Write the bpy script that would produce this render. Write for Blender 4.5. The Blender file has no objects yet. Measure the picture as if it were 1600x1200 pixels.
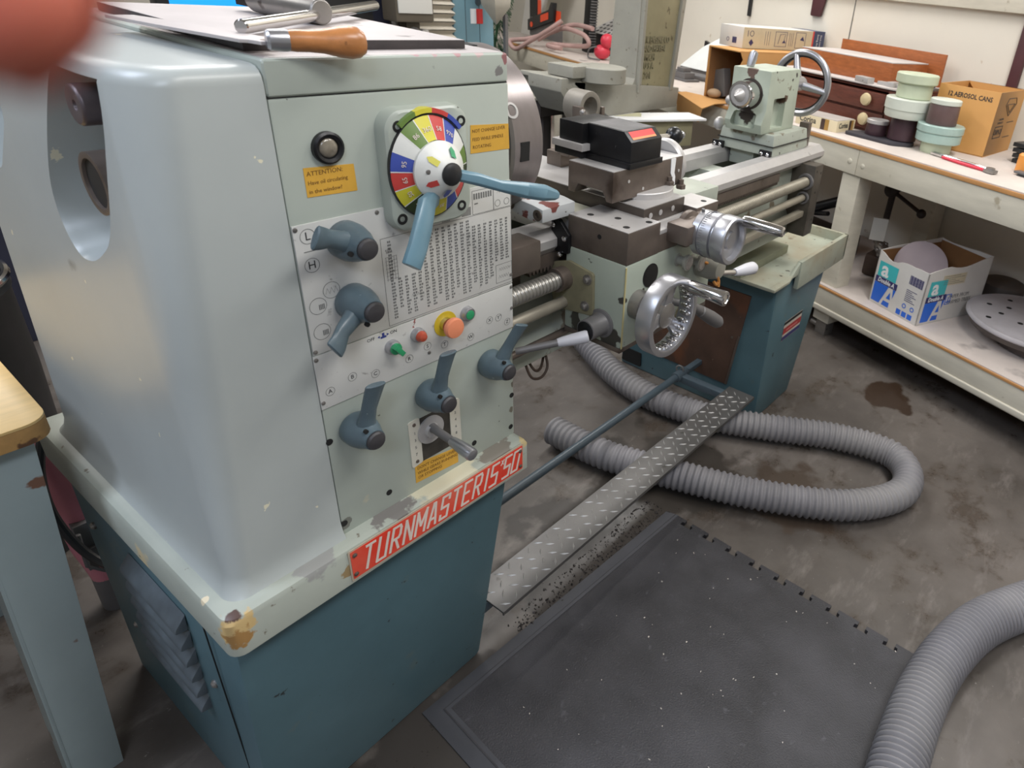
import bpy, bmesh, math, random
from mathutils import Vector, Matrix, Euler
random.seed(7)
S = bpy.context.scene
COL = S.collection
PI = math.pi

# ------------------------------------------------------------------ camera, world, light, exposure
cd = bpy.data.cameras.new('camera'); cam = bpy.data.objects.new('camera', cd); COL.objects.link(cam)
cd.sensor_fit = 'HORIZONTAL'; cd.sensor_width = 36.0
cd.lens = 1048.95 * 36.0 / 1600.0
cd.shift_x = -255.81 / 1600.0
cd.shift_y = -87.45 / 1600.0
cd.clip_start = 0.005; cd.clip_end = 60
cd.dof.use_dof = True; cd.dof.focus_distance = 1.35; cd.dof.aperture_fstop = 8.0
RW = ((0.56306217, -0.82086916, 0.09557625), (-0.3297494, -0.32920739, -0.88480949), (0.75777723, 0.46668654, -0.45604534))
CAM = Vector((0, 0, 1.5))
m = Matrix.Identity(4)
for i in range(3):
    m[i][0] = RW[0][i]; m[i][1] = -RW[1][i]; m[i][2] = -RW[2][i]; m[i][3] = CAM[i]
cam.matrix_world = m
S.camera = cam
W_ = bpy.data.worlds.new('world'); S.world = W_; W_.use_nodes = True
W_.node_tree.nodes['Background'].inputs[0].default_value = (0.9, 0.95, 1.0, 1); W_.node_tree.nodes['Background'].inputs[1].default_value = 0.25
S.view_settings.view_transform = 'Standard'; S.view_settings.look = 'None'
S.view_settings.exposure = 0.0; S.view_settings.gamma = 1.0; S.view_settings.use_curve_mapping = False
LAMPS = [(-0.9, 1.6, 1.3, 0), (0.9, -0.55, 1.0, 0), (2.3, 0.1, 1.0, 0), (1.2, 2.3, 1.0, 0), (3.4, 2.2, 1.0, 0), (-1.2, -0.8, 1.2, 0), (2.6, 4.4, 1.0, 0), (0.3, 4.2, 1.0, 0)]
LAMP_W = 33.0
CEIL = 2.95
for i, (lx, ly, k, c) in enumerate(LAMPS):
    ld = bpy.data.lights.new('tube_light', 'AREA'); ld.shape = 'RECTANGLE'; ld.size = 1.2; ld.size_y = 0.5
    ld.energy = LAMP_W * k; ld.color = (1.0, 0.985, 0.965) if lx > -0.5 else (0.74, 0.83, 1.0)  # left lamps: unseen, added and tinted cool for bluish light on the guard
    lo = bpy.data.objects.new('tube_light', ld); COL.objects.link(lo); lo.location = (lx, ly, CEIL - 0.09)

# ------------------------------------------------------------------ colour and materials
def lin(c):
    return tuple(((v / 255.0) / 12.92 if v / 255.0 <= 0.04045 else ((v / 255.0 + 0.055) / 1.055) ** 2.4) for v in c)
MATS = {}
def spots(M, items):
    """wear patches of their own shape: (centre in object space, radius, colour, noise scale, raggedness)"""
    nt = M.node_tree; N = nt.nodes; L = nt.links; b = N['Principled BSDF']
    tc = N.new('ShaderNodeTexCoord')
    for c, r, colr, sc, k in items:
        out = b.inputs['Base Color'].links[0].from_socket
        vm = N.new('ShaderNodeVectorMath'); vm.operation = 'DISTANCE'; L.new(tc.outputs['Object'], vm.inputs[0]); vm.inputs[1].default_value = c
        dv = N.new('ShaderNodeMath'); dv.operation = 'DIVIDE'; L.new(vm.outputs['Value'], dv.inputs[0]); dv.inputs[1].default_value = r
        nn = N.new('ShaderNodeTexNoise'); nn.inputs['Scale'].default_value = sc; nn.inputs['Detail'].default_value = 5; L.new(tc.outputs['Object'], nn.inputs['Vector'])
        ma = N.new('ShaderNodeMath'); ma.operation = 'MULTIPLY_ADD'; L.new(nn.outputs['Fac'], ma.inputs[0]); ma.inputs[1].default_value = -k; L.new(dv.outputs[0], ma.inputs[2])
        rr = N.new('ShaderNodeMapRange'); rr.inputs['From Min'].default_value = 0.5 - k / 2 + 0.11; rr.inputs['From Max'].default_value = 0.5 - k / 2; L.new(ma.outputs[0], rr.inputs['Value'])
        mx = N.new('ShaderNodeMix'); mx.data_type = 'RGBA'; L.new(rr.outputs['Result'], mx.inputs['Factor']); L.new(out, mx.inputs['A']); mx.inputs['B'].default_value = (*lin(colr), 1)
        L.new(mx.outputs['Result'], b.inputs['Base Color'])
    return M
def mat(name, col, rough=0.5, metal=0.0, var=0.12, vscale=6.0, chips=None, bump=0.0, bscale=60.0, coat=0.0, speck=None, stretch=None, trans=0.0, emit=0.0, dust=None):
    """var: darker/lighter mottling. chips: (colour, scale, threshold). speck: the same, finer. dust: (colour, amount, scale)"""
    if name in MATS: return MATS[name]
    M = bpy.data.materials.new(name); M.use_nodes = True; nt = M.node_tree; N = nt.nodes; L = nt.links
    b = N['Principled BSDF']
    b.inputs['Roughness'].default_value = rough; b.inputs['Metallic'].default_value = metal
    b.inputs['Coat Weight'].default_value = coat; b.inputs['Coat Roughness'].default_value = 0.25
    if trans: b.inputs['Transmission Weight'].default_value = trans
    tc = N.new('ShaderNodeTexCoord'); src = tc.outputs['Object']
    if stretch:
        mp = N.new('ShaderNodeMapping'); mp.inputs['Scale'].default_value = stretch; L.new(src, mp.inputs['Vector']); vs = mp.outputs['Vector']
    else: vs = src
    c = lin(col)
    n1 = N.new('ShaderNodeTexNoise'); n1.inputs['Scale'].default_value = vscale; n1.inputs['Detail'].default_value = 6; n1.inputs['Roughness'].default_value = 0.6
    L.new(vs, n1.inputs['Vector'])
    cr = N.new('ShaderNodeValToRGB'); L.new(n1.outputs['Fac'], cr.inputs['Fac'])
    cr.color_ramp.elements[0].position = 0.3; cr.color_ramp.elements[1].position = 0.7
    lo_ = tuple(max(0, v * (1 - var)) for v in c); hi_ = tuple(min(1, v * (1 + var)) for v in c)
    cr.color_ramp.elements[0].color = (*lo_, 1); cr.color_ramp.elements[1].color = (*hi_, 1)
    out = cr.outputs['Color']
    def layer(out, colr, scale, thr, soft=0.03, detail=4, amount=1.0):
        nn = N.new('ShaderNodeTexNoise'); nn.inputs['Scale'].default_value = scale; nn.inputs['Detail'].default_value = detail
        L.new(src, nn.inputs['Vector'])
        rr = N.new('ShaderNodeMapRange'); rr.inputs['From Min'].default_value = thr; rr.inputs['From Max'].default_value = thr + soft
        rr.inputs['To Max'].default_value = amount
        L.new(nn.outputs['Fac'], rr.inputs['Value'])
        mx = N.new('ShaderNodeMix'); mx.data_type = 'RGBA'
        L.new(rr.outputs['Result'], mx.inputs['Factor']); L.new(out, mx.inputs['A']); mx.inputs['B'].default_value = (*lin(colr), 1)
        return mx.outputs['Result']
    if dust: out = layer(out, dust[0], dust[2], 0.42, 0.25, 6, dust[1])
    if chips: out = layer(out, *chips)
    if speck: out = layer(out, *speck)
    L.new(out, b.inputs['Base Color'])
    if bump:
        nb = N.new('ShaderNodeTexNoise'); nb.inputs['Scale'].default_value = bscale; nb.inputs['Detail'].default_value = 4
        L.new(vs, nb.inputs['Vector'])
        bp = N.new('ShaderNodeBump'); bp.inputs['Strength'].default_value = bump; bp.inputs['Distance'].default_value = 0.002
        L.new(nb.outputs['Fac'], bp.inputs['Height']); L.new(bp.outputs['Normal'], b.inputs['Normal'])
    if emit:
        b.inputs['Emission Color'].default_value = (*c, 1); b.inputs['Emission Strength'].default_value = emit
    MATS[name] = M
    return M

GREEN = mat('pale green machine paint', (172, 179, 169), 0.42, var=0.06, vscale=3, coat=0.15, chips=((198, 192, 168), 9, 0.71, 0.02), speck=((92, 94, 86), 75, 0.735, 0.03), bump=0.05)
GREEND = mat('worn green machine paint', (165, 170, 158), 0.5, var=0.12, vscale=9, chips=((118, 108, 92), 16, 0.63, 0.04), speck=((60, 58, 52), 38, 0.69, 0.03), bump=0.08)
GUARD = mat('glossy pale green paint', (170, 175, 172), 0.36, var=0.07, vscale=2.2, coat=0.12, chips=((220, 214, 188), 26, 0.725, 0.008), speck=((128, 130, 128), 8, 0.72, 0.06))
spots(GREEN, [((0.425 - 1.3, 0.855 - 1.15, 0.66), 0.02, (120, 120, 112), 60, 1.6), ((0.795 - 1.3, 0.855 - 1.15, 0.76), 0.014, (112, 108, 96), 70, 1.8), ((0.79 - 1.3, 0.855 - 1.15, 0.70), 0.01, (122, 118, 104), 90, 1.8)])
BLUEP = mat('blue pedestal paint', (80, 108, 116), 0.42, var=0.12, vscale=4, chips=((92, 110, 112), 10, 0.66, 0.05), speck=((40, 46, 48), 40, 0.71, 0.03), bump=0.05)
BLUEG = mat('dark blue grey paint', (70, 82, 90), 0.35, var=0.1, vscale=4, speck=((48, 52, 56), 40, 0.7, 0.03))
LEVER = mat('slate blue lever paint', (86, 102, 110), 0.35, var=0.12, vscale=30, chips=((160, 172, 176), 40, 0.70, 0.03), bump=0.05)
LEVERL = mat('light blue lever paint', (106, 140, 155), 0.32, var=0.07, vscale=18, chips=((215, 222, 224), 32, 0.675, 0.02), coat=0.2)
BLACK = mat('black plastic', (34, 34, 36), 0.4, var=0.15, vscale=20)
BLACKM = mat('black oxide steel', (27, 27, 29), 0.38, metal=0.3, var=0.3, vscale=25, speck=((120, 118, 115), 60, 0.72, 0.05))
RUBBER = mat('dark rubber', (38, 38, 40), 0.7, var=0.2, vscale=15)
DARK = mat('dark recess', (26, 25, 24), 0.8, var=0.2)
STEEL = mat('machined steel', (150, 146, 142), 0.38, metal=0.75, var=0.16, vscale=14, speck=((90, 82, 76), 30, 0.68, 0.06), bump=0.03)
STEELB = mat('browned steel', (112, 101, 93), 0.42, metal=0.55, var=0.22, vscale=11, chips=((74, 62, 54), 10, 0.6, 0.1), bump=0.04)
STEELL = mat('bright dusty steel', (192, 189, 187), 0.45, metal=0.45, var=0.08, vscale=12, speck=((120, 116, 112), 30, 0.7, 0.06))
ALU = mat('brushed aluminium', (178, 178, 182), 0.33, metal=0.85, var=0.06, vscale=18)
CHROME = mat('polished chrome', (205, 203, 202), 0.12, metal=1.0, var=0.03)
SCREWM = mat('lead screw steel', (160, 156, 148), 0.35, metal=0.7, var=0.12, vscale=20)
ROD = mat('dusty feed rod', (150, 143, 128), 0.5, metal=0.4, var=0.12, vscale=20)
PLATE = mat('silver control plate', (202, 201, 196), 0.42, metal=0.05, var=0.05, vscale=5, speck=((150, 148, 144), 70, 0.66, 0.08))
INK = mat('black print', (52, 52, 54), 0.6, var=0.0)
INKG = mat('grey print', (112, 112, 110), 0.6, var=0.0)
INKB = mat('blue print', (52, 62, 130), 0.6, var=0.0)
INKR = mat('red print', (150, 70, 62), 0.6, var=0.0)
YELST = mat('yellow sticker', (214, 164, 62), 0.55, var=0.06, vscale=40)
YELINK = mat('brown sticker print', (120, 84, 36), 0.6, var=0.0)
RED = mat('red nameplate enamel', (226, 66, 46), 0.4, var=0.12, vscale=9, dust=((232, 128, 104), 0.7, 7))
CREAM = mat('cream lettering', (226, 212, 200), 0.5, var=0.03)
def hue(n, c, r=0.4): return mat(n, c, r, var=0.05, vscale=20, coat=0.1)
SW = [hue('dial white', (226, 226, 220)), hue('dial green', (104, 132, 62)), hue('dial yellow', (216, 206, 62)), hue('dial red', (206, 72, 66)), hue('dial blue', (66, 84, 170)), hue('dial dark green', (52, 66, 32)), hue('pointer green', (60, 160, 110))]
BTNG = hue('green button', (46, 150, 98), 0.3); BTNR = hue('red lamp', (178, 78, 56), 0.25); BTNO = hue('orange mushroom button', (232, 142, 104), 0.4); BTNY = hue('yellow button ring', (206, 178, 44), 0.45)
RUST = mat('rusty brown door', (86, 64, 52), 0.6, var=0.25, vscale=9, chips=((112, 72, 50), 7, 0.55, 0.12), speck=((140, 120, 104), 60, 0.7, 0.05), bump=0.1)
PAINTPEEL = mat('white paint flaking from red primer', (186, 188, 188), 0.5, var=0.1, chips=((112, 58, 52), 14, 0.56, 0.02), speck=((70, 66, 62), 30, 0.66, 0.03))
TREAD = mat('dusty tread plate steel', (106, 104, 102), 0.4, metal=0.55, var=0.14, vscale=8, speck=((82, 80, 76), 24, 0.66, 0.06))
MAT_ = mat('black rubber mat', (49, 48, 51), 0.5, var=0.4, vscale=4, bump=0.7, bscale=220, speck=((74, 73, 77), 38, 0.66, 0.1), dust=((70, 69, 73), 0.5, 7), stretch=(1.6, 1, 1))
HOSE = mat('grey hose plastic', (122, 120, 123), 0.6, var=0.14, vscale=7, dust=((148, 145, 143), 0.5, 4))
HOSED = mat('hose ridge dark', (116, 114, 118), 0.6, var=0.15, vscale=9)
FLOORM = None
WOODT = mat('wood bench laminate', (206, 172, 112), 0.32, var=0.12, vscale=3, stretch=(2, 18, 2), coat=0.2)
WOODE = mat('bare wood edge', (172, 132, 78), 0.7, var=0.3, vscale=14, speck=((92, 62, 38), 26, 0.62, 0.05))
LEGB = mat('chipped blue leg paint', (146, 158, 158), 0.42, var=0.07, vscale=4, chips=((112, 78, 60), 13, 0.66, 0.02), speck=((140, 92, 62), 34, 0.74, 0.02))
BCREAM = mat('cream bench paint', (206, 200, 184), 0.45, var=0.08, vscale=3, stretch=(2, 2, 10), coat=0.1, speck=((170, 160, 140), 18, 0.66, 0.08))
BTOP = mat('dusty bench top', (205, 194, 186), 0.55, var=0.1, vscale=5, speck=((140, 132, 128), 5, 0.64, 0.1))
BORANGE = mat('hardboard edge', (192, 140, 86), 0.6, var=0.1, vscale=12)
WALLM = mat('cream wall paint', (222, 216, 203), 0.7, var=0.04, vscale=2, speck=((196, 182, 160), 14, 0.70, 0.05))
ROOMM = mat('room wall paint', (205, 203, 198), 0.8, var=0.03)
CEILM = mat('white ceiling', (225, 225, 222), 0.85, var=0.03)
MAROON = mat('maroon strip', (74, 38, 42), 0.5, var=0.15)
CARD = mat('brown cardboard', (196, 146, 88), 0.75, var=0.06, vscale=8)
CARDI = mat('inside of cardboard', (136, 96, 58), 0.8, var=0.1)
CARDW = mat('white printed card', (214, 210, 204), 0.55, var=0.04, vscale=10)
CHEST = mat('orange brown wood', (160, 92, 50), 0.42, var=0.22, vscale=7, stretch=(3, 3, 14))
CHESTD = mat('dark red brown wood', (98, 54, 42), 0.45, var=0.25, vscale=8, stretch=(3, 3, 14))
DUSTW = mat('dusty grey surface', (196, 188, 184), 0.7, var=0.08)
KNOBC = mat('cream knob', (206, 188, 148), 0.4, var=0.08)
CIGAR = mat('cream cigar box card', (224, 210, 176), 0.5, var=0.03)
GWHITE = mat('pale green white plastic', (190, 198, 172), 0.5, var=0.06, vscale=9)
GWHITE2 = mat('milky white plastic', (205, 210, 198), 0.45, var=0.05, vscale=9)
TEAL = mat('cloudy teal disc', (160, 184, 176), 0.35, var=0.14, vscale=12, coat=0.2)
PURPLE = mat('dark maroon jar', (66, 46, 52), 0.35, var=0.15, vscale=14)
BROWNJ = mat('brown jar', (98, 78, 76), 0.4, var=0.15, vscale=14)
OLIVE = mat('olive grey cast iron paint', (146, 140, 112), 0.55, var=0.12, vscale=7, speck=((100, 92, 70), 26, 0.66, 0.05), bump=0.15)
OLIVEL = mat('grey cast iron paint', (150, 148, 138), 0.55, var=0.1, vscale=7, bump=0.15, speck=((116, 110, 98), 34, 0.66, 0.06))
MILLB = mat('teal machine paint', (116, 152, 166), 0.42, var=0.05, vscale=3)
BEIGE = mat('beige bellows', (196, 188, 174), 0.6, var=0.08)
GREYD = mat('mid grey metal', (112, 110, 110), 0.5, metal=0.3, var=0.15)
NAVY = mat('dark navy panel', (44, 46, 62), 0.5, var=0.1)
SCREEN = mat('lit blue screen', (24, 140, 235), 0.3, var=0.02, emit=0.9)
BRUSHG = mat('dark green bristles', (50, 84, 58), 0.7, var=0.35, vscale=40)
REDP = mat('red plastic', (206, 56, 74), 0.4, var=0.08)
ORANGEP = mat('orange plastic', (238, 84, 48), 0.4, var=0.05)
HOSEP = mat('dusty pink hose', (176, 144, 138), 0.6, var=0.15, vscale=9)
CABLEW = mat('grey white cable', (196, 194, 192), 0.5, var=0.05)
DISCP = mat('dusty mauve disc', (166, 152, 156), 0.6, var=0.08, vscale=7)
FACEP = mat('dusty faceplate iron', (194, 190, 193), 0.55, metal=0.05, var=0.1, vscale=9)
FACEB = mat('faceplate dark rim', (92, 84, 80), 0.55, metal=0.3, var=0.15)
INKBLUE = mat('bright blue print', (42, 104, 210), 0.45, var=0.05)
INKCYAN = mat('cyan print', (70, 186, 190), 0.45, var=0.05)
INKNAVY = mat('navy print', (58, 56, 104), 0.5, var=0.04)
PINK = mat('pink enamel', (196, 122, 134), 0.4, var=0.1)
HANDLEW = mat('oiled wood handle', (176, 116, 66), 0.35, var=0.3, vscale=16, stretch=(1, 3, 3), coat=0.3, speck=((84, 50, 28), 30, 0.68, 0.05))
SKIN = mat('skin', (206, 112, 92), 0.45, var=0.06, vscale=300)
SKIN.node_tree.nodes['Principled BSDF'].inputs['Subsurface Weight'].default_value = 0.3
SKIN.node_tree.nodes['Principled BSDF'].inputs['Subsurface Radius'].default_value = (0.004, 0.0015, 0.0008)
NAIL = mat('fingernail', (214, 150, 136), 0.3, var=0.02)
GOLD = mat('gold stripe', (170, 132, 70), 0.45, var=0.05)
BROWNS = mat('brown stripe', (72, 54, 48), 0.5, var=0.05)
PLASTICC = mat('clear plastic sheet', (222, 224, 222), 0.25, var=0.05, vscale=9, coat=0.3)
PAPER = mat('white paper top', (232, 232, 232), 0.6, var=0.02)
PANELW = mat('off white board', (214, 212, 206), 0.5, var=0.04)
REDST = mat('red sticker', (214, 62, 58), 0.45, var=0.05)
LIGHTM = mat('lamp housing white', (230, 230, 228), 0.5, var=0.02)

# ------------------------------------------------------------------ mesh builder
OFF = {}
def rpoly(pts, r, n=5):
    out = []; k = len(pts)
    rr = r if isinstance(r, (list, tuple)) else [r] * k
    for i in range(k):
        p = Vector(pts[i]); a = Vector(pts[i - 1]); b = Vector(pts[(i + 1) % k]); q = rr[i]
        if q <= 0: out.append(tuple(p)); continue
        d0 = (a - p).normalized(); d1 = (b - p).normalized()
        ang = d0.angle(d1) / 2
        t = min(q / math.tan(ang), (a - p).length * 0.49, (b - p).length * 0.49); q2 = t * math.tan(ang)
        c = p + (d0 + d1).normalized() * (q2 / math.sin(ang))
        s = p + d0 * t - c; e = p + d1 * t - c
        a0 = math.atan2(s.y, s.x); a1 = math.atan2(e.y, e.x); da = (a1 - a0 + PI) % (2 * PI) - PI
        for j in range(n + 1):
            aa = a0 + da * j / n; out.append((c.x + q2 * math.cos(aa), c.y + q2 * math.sin(aa)))
    return out
def circ(cx, cy, r, n=24, a0=0, a1=2 * PI, end=False):
    k = n if not end else n + 1
    return [(cx + r * math.cos(a0 + (a1 - a0) * i / n), cy + r * math.sin(a0 + (a1 - a0) * i / n)) for i in range(k)]
def catmull(pts, n=8):
    P = [Vector(p) for p in pts]; out = []
    for i in range(len(P) - 1):
        p0 = P[max(i - 1, 0)]; p1 = P[i]; p2 = P[i + 1]; p3 = P[min(i + 2, len(P) - 1)]
        for j in range(n):
            t = j / n
            out.append(0.5 * ((2 * p1) + (p2 - p0) * t + (2 * p0 - 5 * p1 + 4 * p2 - p3) * t * t + (3 * p1 - p0 - 3 * p2 + p3) * t ** 3))
    out.append(P[-1]); return out
class MB:
    def __init__(s): s.bm = bmesh.new(); s.mi = 0; s.M = Matrix.Identity(4)
    def mat(s, i): s.mi = i; return s
    def at(s, loc=(0, 0, 0), rot=(0, 0, 0), sc=None):
        s.M = Matrix.Translation(loc) @ Euler(rot).to_matrix().to_4x4()
        if sc: s.M = s.M @ Matrix.Diagonal((*sc, 1))
        return s
    def v(s, p): return s.bm.verts.new(s.M @ Vector(p))
    def f(s, vs):
        try: fc = s.bm.faces.new(vs); fc.material_index = s.mi; return fc
        except ValueError: return None
    def poly(s, pts): s.f([s.v(p) for p in pts]); return s
    def loft(s, rings, cap=True, closed=True, cap0=None, cap1=None):
        R = [[s.v(p) for p in r] for r in rings]; n = len(R[0])
        for a, b in zip(R[:-1], R[1:]):
            for i in range(n if closed else n - 1):
                j = (i + 1) % n; s.f((a[i], a[j], b[j], b[i]))
        if (cap if cap0 is None else cap0): s.f(R[0][::-1])
        if (cap if cap1 is None else cap1): s.f(R[-1])
        return s
    def box(s, x0, x1, y0, y1, z0, z1):
        return s.loft([[(x0, y0, z), (x1, y0, z), (x1, y1, z), (x0, y1, z)] for z in (z0, z1)])
    def taper(s, b, zb, t, zt):
        return s.loft([[(b[0], b[2], zb), (b[1], b[2], zb), (b[1], b[3], zb), (b[0], b[3], zb)], [(t[0], t[2], zt), (t[1], t[2], zt), (t[1], t[3], zt), (t[0], t[3], zt)]])
    def prism(s, pts, ax, a, b):
        if ax == 'x': g = lambda p, w: (w, p[0], p[1])
        elif ax == 'y': g = lambda p, w: (p[0], w, p[1])
        else: g = lambda p, w: (p[0], p[1], w)
        return s.loft([[g(p, a) for p in pts], [g(p, b) for p in pts]])
    def lathe(s, o, d, prof, seg=28, cap=True):
        o = Vector(o); d = Vector(d).normalized(); u = d.orthogonal().normalized(); w = d.cross(u)
        return s.loft([[o + d * t + (u * math.cos(2 * PI * k / seg) + w * math.sin(2 * PI * k / seg)) * max(r, 1e-5) for k in range(seg)] for t, r in prof], cap)
    def cyl(s, p0, p1, r0, r1=None, seg=20, ch=0.0):
        p0 = Vector(p0); p1 = Vector(p1); L_ = (p1 - p0).length; r1 = r0 if r1 is None else r1
        pr = [(0, r0), (L_, r1)] if not ch else [(0, r0 - ch), (ch, r0), (L_ - ch, r1), (L_, r1 - ch)]
        return s.lathe(p0, p1 - p0, pr, seg)
    def ring(s, o, d, ri, ro, h, seg=36):
        return s.lathe(o, d, [(0, ri), (0, ro), (h, ro), (h, ri), (0, ri)], seg, cap=False)
    def tube(s, pts, r, seg=10, rf=None, cap=True):
        P = [Vector(p) for p in pts]; t = (P[1] - P[0]).normalized(); u = t.orthogonal().normalized(); rings = []
        for i, p in enumerate(P):
            t2 = (P[min(i + 1, len(P) - 1)] - P[max(i - 1, 0)]).normalized()
            u = (u - t2 * u.dot(t2)); u = u.normalized() if u.length > 1e-6 else t2.orthogonal().normalized()
            w = t2.cross(u); q = rf(i) if rf else r
            rings.append([p + (u * math.cos(2 * PI * k / seg) + w * math.sin(2 * PI * k / seg)) * q for k in range(seg)])
        return s.loft(rings, cap)
    def ball(s, c, r, seg=20, n=12, sc=(1, 1, 1)):
        c = Vector(c); rings = []
        for i in range(n + 1):
            a = -PI / 2 + PI * i / n; q = max(math.cos(a), 1e-4) * r
            rings.append([c + Vector((q * math.cos(2 * PI * k / seg) * sc[0], q * math.sin(2 * PI * k / seg) * sc[1], r * math.sin(a) * sc[2])) for k in range(seg)])
        return s.loft(rings)
    def torus(s, c, d, R, r, seg=40, n=10, flat=1.0):
        return s.lathe(c, d, [(r * flat * math.sin(2 * PI * k / n), R + r * math.cos(2 * PI * k / n)) for k in range(n + 1)], seg, cap=False)
    def mesh(s, name, bevel=0.0, segs=2, angle=32):
        bm = s.bm
        bmesh.ops.remove_doubles(bm, verts=bm.verts, dist=1e-6)
        bmesh.ops.recalc_face_normals(bm, faces=bm.faces)
        if bevel:
            ed = [e for e in bm.edges if len(e.link_faces) == 2 and e.calc_face_angle(0) > math.radians(38)]
            bmesh.ops.bevel(bm, geom=ed, offset=bevel, segments=segs, affect='EDGES', profile=0.6, clamp_overlap=True)
        me = bpy.data.meshes.new(name); bm.to_mesh(me); bm.free()
        for p in me.polygons: p.use_smooth = True
        me.set_sharp_from_angle(angle=math.radians(angle))
        return me
    def build(s, name, mats, parent=None, bevel=0.0, segs=2, angle=32, label=None, loc=None, rz=0.0, each=False):
        if each:                                    # every separate piece becomes an object of its own
            bm = s.bm; bmesh.ops.remove_doubles(bm, verts=bm.verts, dist=1e-6); left = set(bm.verts); res = []
            while left:
                st = [left.pop()]; isl = set(st)
                while st:
                    for e in st.pop().link_edges:
                        for w in e.verts:
                            if w in left: left.discard(w); isl.add(w); st.append(w)
                sb = MB(); mp = {w: sb.bm.verts.new(w.co) for w in isl}
                for fc in {f for w in isl for f in w.link_faces}:
                    nf = sb.bm.faces.new([mp[w] for w in fc.verts]); nf.material_index = fc.material_index
                res.append(sb.build(name, mats, parent, bevel, segs, angle, label, loc, rz))
            bm.free(); return res
        me = s.mesh(name, bevel, segs, angle)
        return put(name, me, mats, parent, label, loc, rz)
def put(name, me, mats, parent=None, label=None, loc=None, rz=0.0):
    for M in (mats if isinstance(mats, (list, tuple)) else [mats]): me.materials.append(M)
    o = bpy.data.objects.new(name, me); COL.objects.link(o)
    if parent is not None:
        o.parent = parent; off = OFF.get(parent, Vector((0, 0, 0))); OFF[o] = off
        if off.length: me.transform(Matrix.Translation(-off))
    elif loc is None:
        xs = [v.co for v in me.vertices]
        c = Vector(((min(v.x for v in xs) + max(v.x for v in xs)) / 2, (min(v.y for v in xs) + max(v.y for v in xs)) / 2, min(v.z for v in xs)))
        me.transform(Matrix.Translation(-c)); o.location = c
    else:
        o.location = loc; o.rotation_euler = (0, 0, rz)
    if label: o['label'] = label
    return o
def tag(o, label, cat, group=None):
    o['label'] = label; o['category'] = cat
    if group: o['group'] = group
    return o
def thing(name, label, cat, loc=(0, 0, 0), rz=0.0, group=None, world=False, rot=None):
    o = bpy.data.objects.new(name, None); COL.objects.link(o); o.empty_display_size = 0.05
    o.location = loc; o.rotation_euler = rot if rot else (0, 0, rz)
    if world: OFF[o] = Vector(loc)
    return tag(o, label, cat, group)
def struct(o): o['kind'] = 'structure'; return o
def textmesh(strs, M, align='CENTER', shear=0.0, bold=0.0, extrude=0.0002):
    """strs: list of (text, x, y, size[, sx]) laid out in the local plane; M takes local (x right, y up, z out) to the world"""
    bm = bmesh.new()
    for it in strs:
        t, x, y, sz = it[:4]; sx = it[4] if len(it) > 4 else 1.0; rot = it[5] if len(it) > 5 else 0.0
        cu = bpy.data.curves.new('lettering', 'FONT'); cu.body = t; cu.size = sz; cu.align_x = align; cu.align_y = 'CENTER'
        cu.shear = shear; cu.offset = bold; cu.extrude = extrude; cu.resolution_u = 2
        ob = bpy.data.objects.new('lettering', cu); COL.objects.link(ob)
        bpy.context.view_layer.update()
        me = bpy.data.meshes.new_from_object(ob.evaluated_get(bpy.context.evaluated_depsgraph_get()))
        bpy.data.objects.remove(ob); bpy.data.curves.remove(cu)
        me.transform(M @ Matrix.Translation((x, y, 0)) @ Matrix.Rotation(rot, 4, 'Z') @ Matrix.Diagonal((sx, 1, 1, 1)))
        bm.from_mesh(me); bpy.data.meshes.remove(me)
    out = bpy.data.meshes.new('lettering'); bm.to_mesh(out); bm.free()
    return out
def plane_m(o, x, y):
    x = Vector(x).normalized(); y = Vector(y); y = (y - x * y.dot(x)).normalized(); z = x.cross(y)
    M = Matrix.Identity(4)
    for i in range(3): M[i][0] = x[i]; M[i][1] = y[i]; M[i][2] = z[i]; M[i][3] = o[i]
    return M
def boolean(me, cutters):
    o = bpy.data.objects.new('tmp', me); COL.objects.link(o); cs = []
    for c in cutters:
        co = bpy.data.objects.new('cut', c); COL.objects.link(co); cs.append(co)
        md = o.modifiers.new('b', 'BOOLEAN'); md.operation = 'DIFFERENCE'; md.object = co; md.solver = 'EXACT'
    bpy.context.view_layer.update()
    r = bpy.data.meshes.new_from_object(o.evaluated_get(bpy.context.evaluated_depsgraph_get()))
    for x in [o] + cs: bpy.data.objects.remove(x)
    for p in r.polygons: p.use_smooth = True
    r.set_sharp_from_angle(angle=math.radians(32))
    return r
def copy_tree(o, parent=None):
    c = o.copy(); COL.objects.link(c)
    if parent is not None: c.parent = parent
    for ch in [k for k in o.children]: copy_tree(ch, c)
    return c
def lo(x, y, z): return (x - 1.3, y - 1.15, z)          # room point in the lathe's own coordinates

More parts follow.
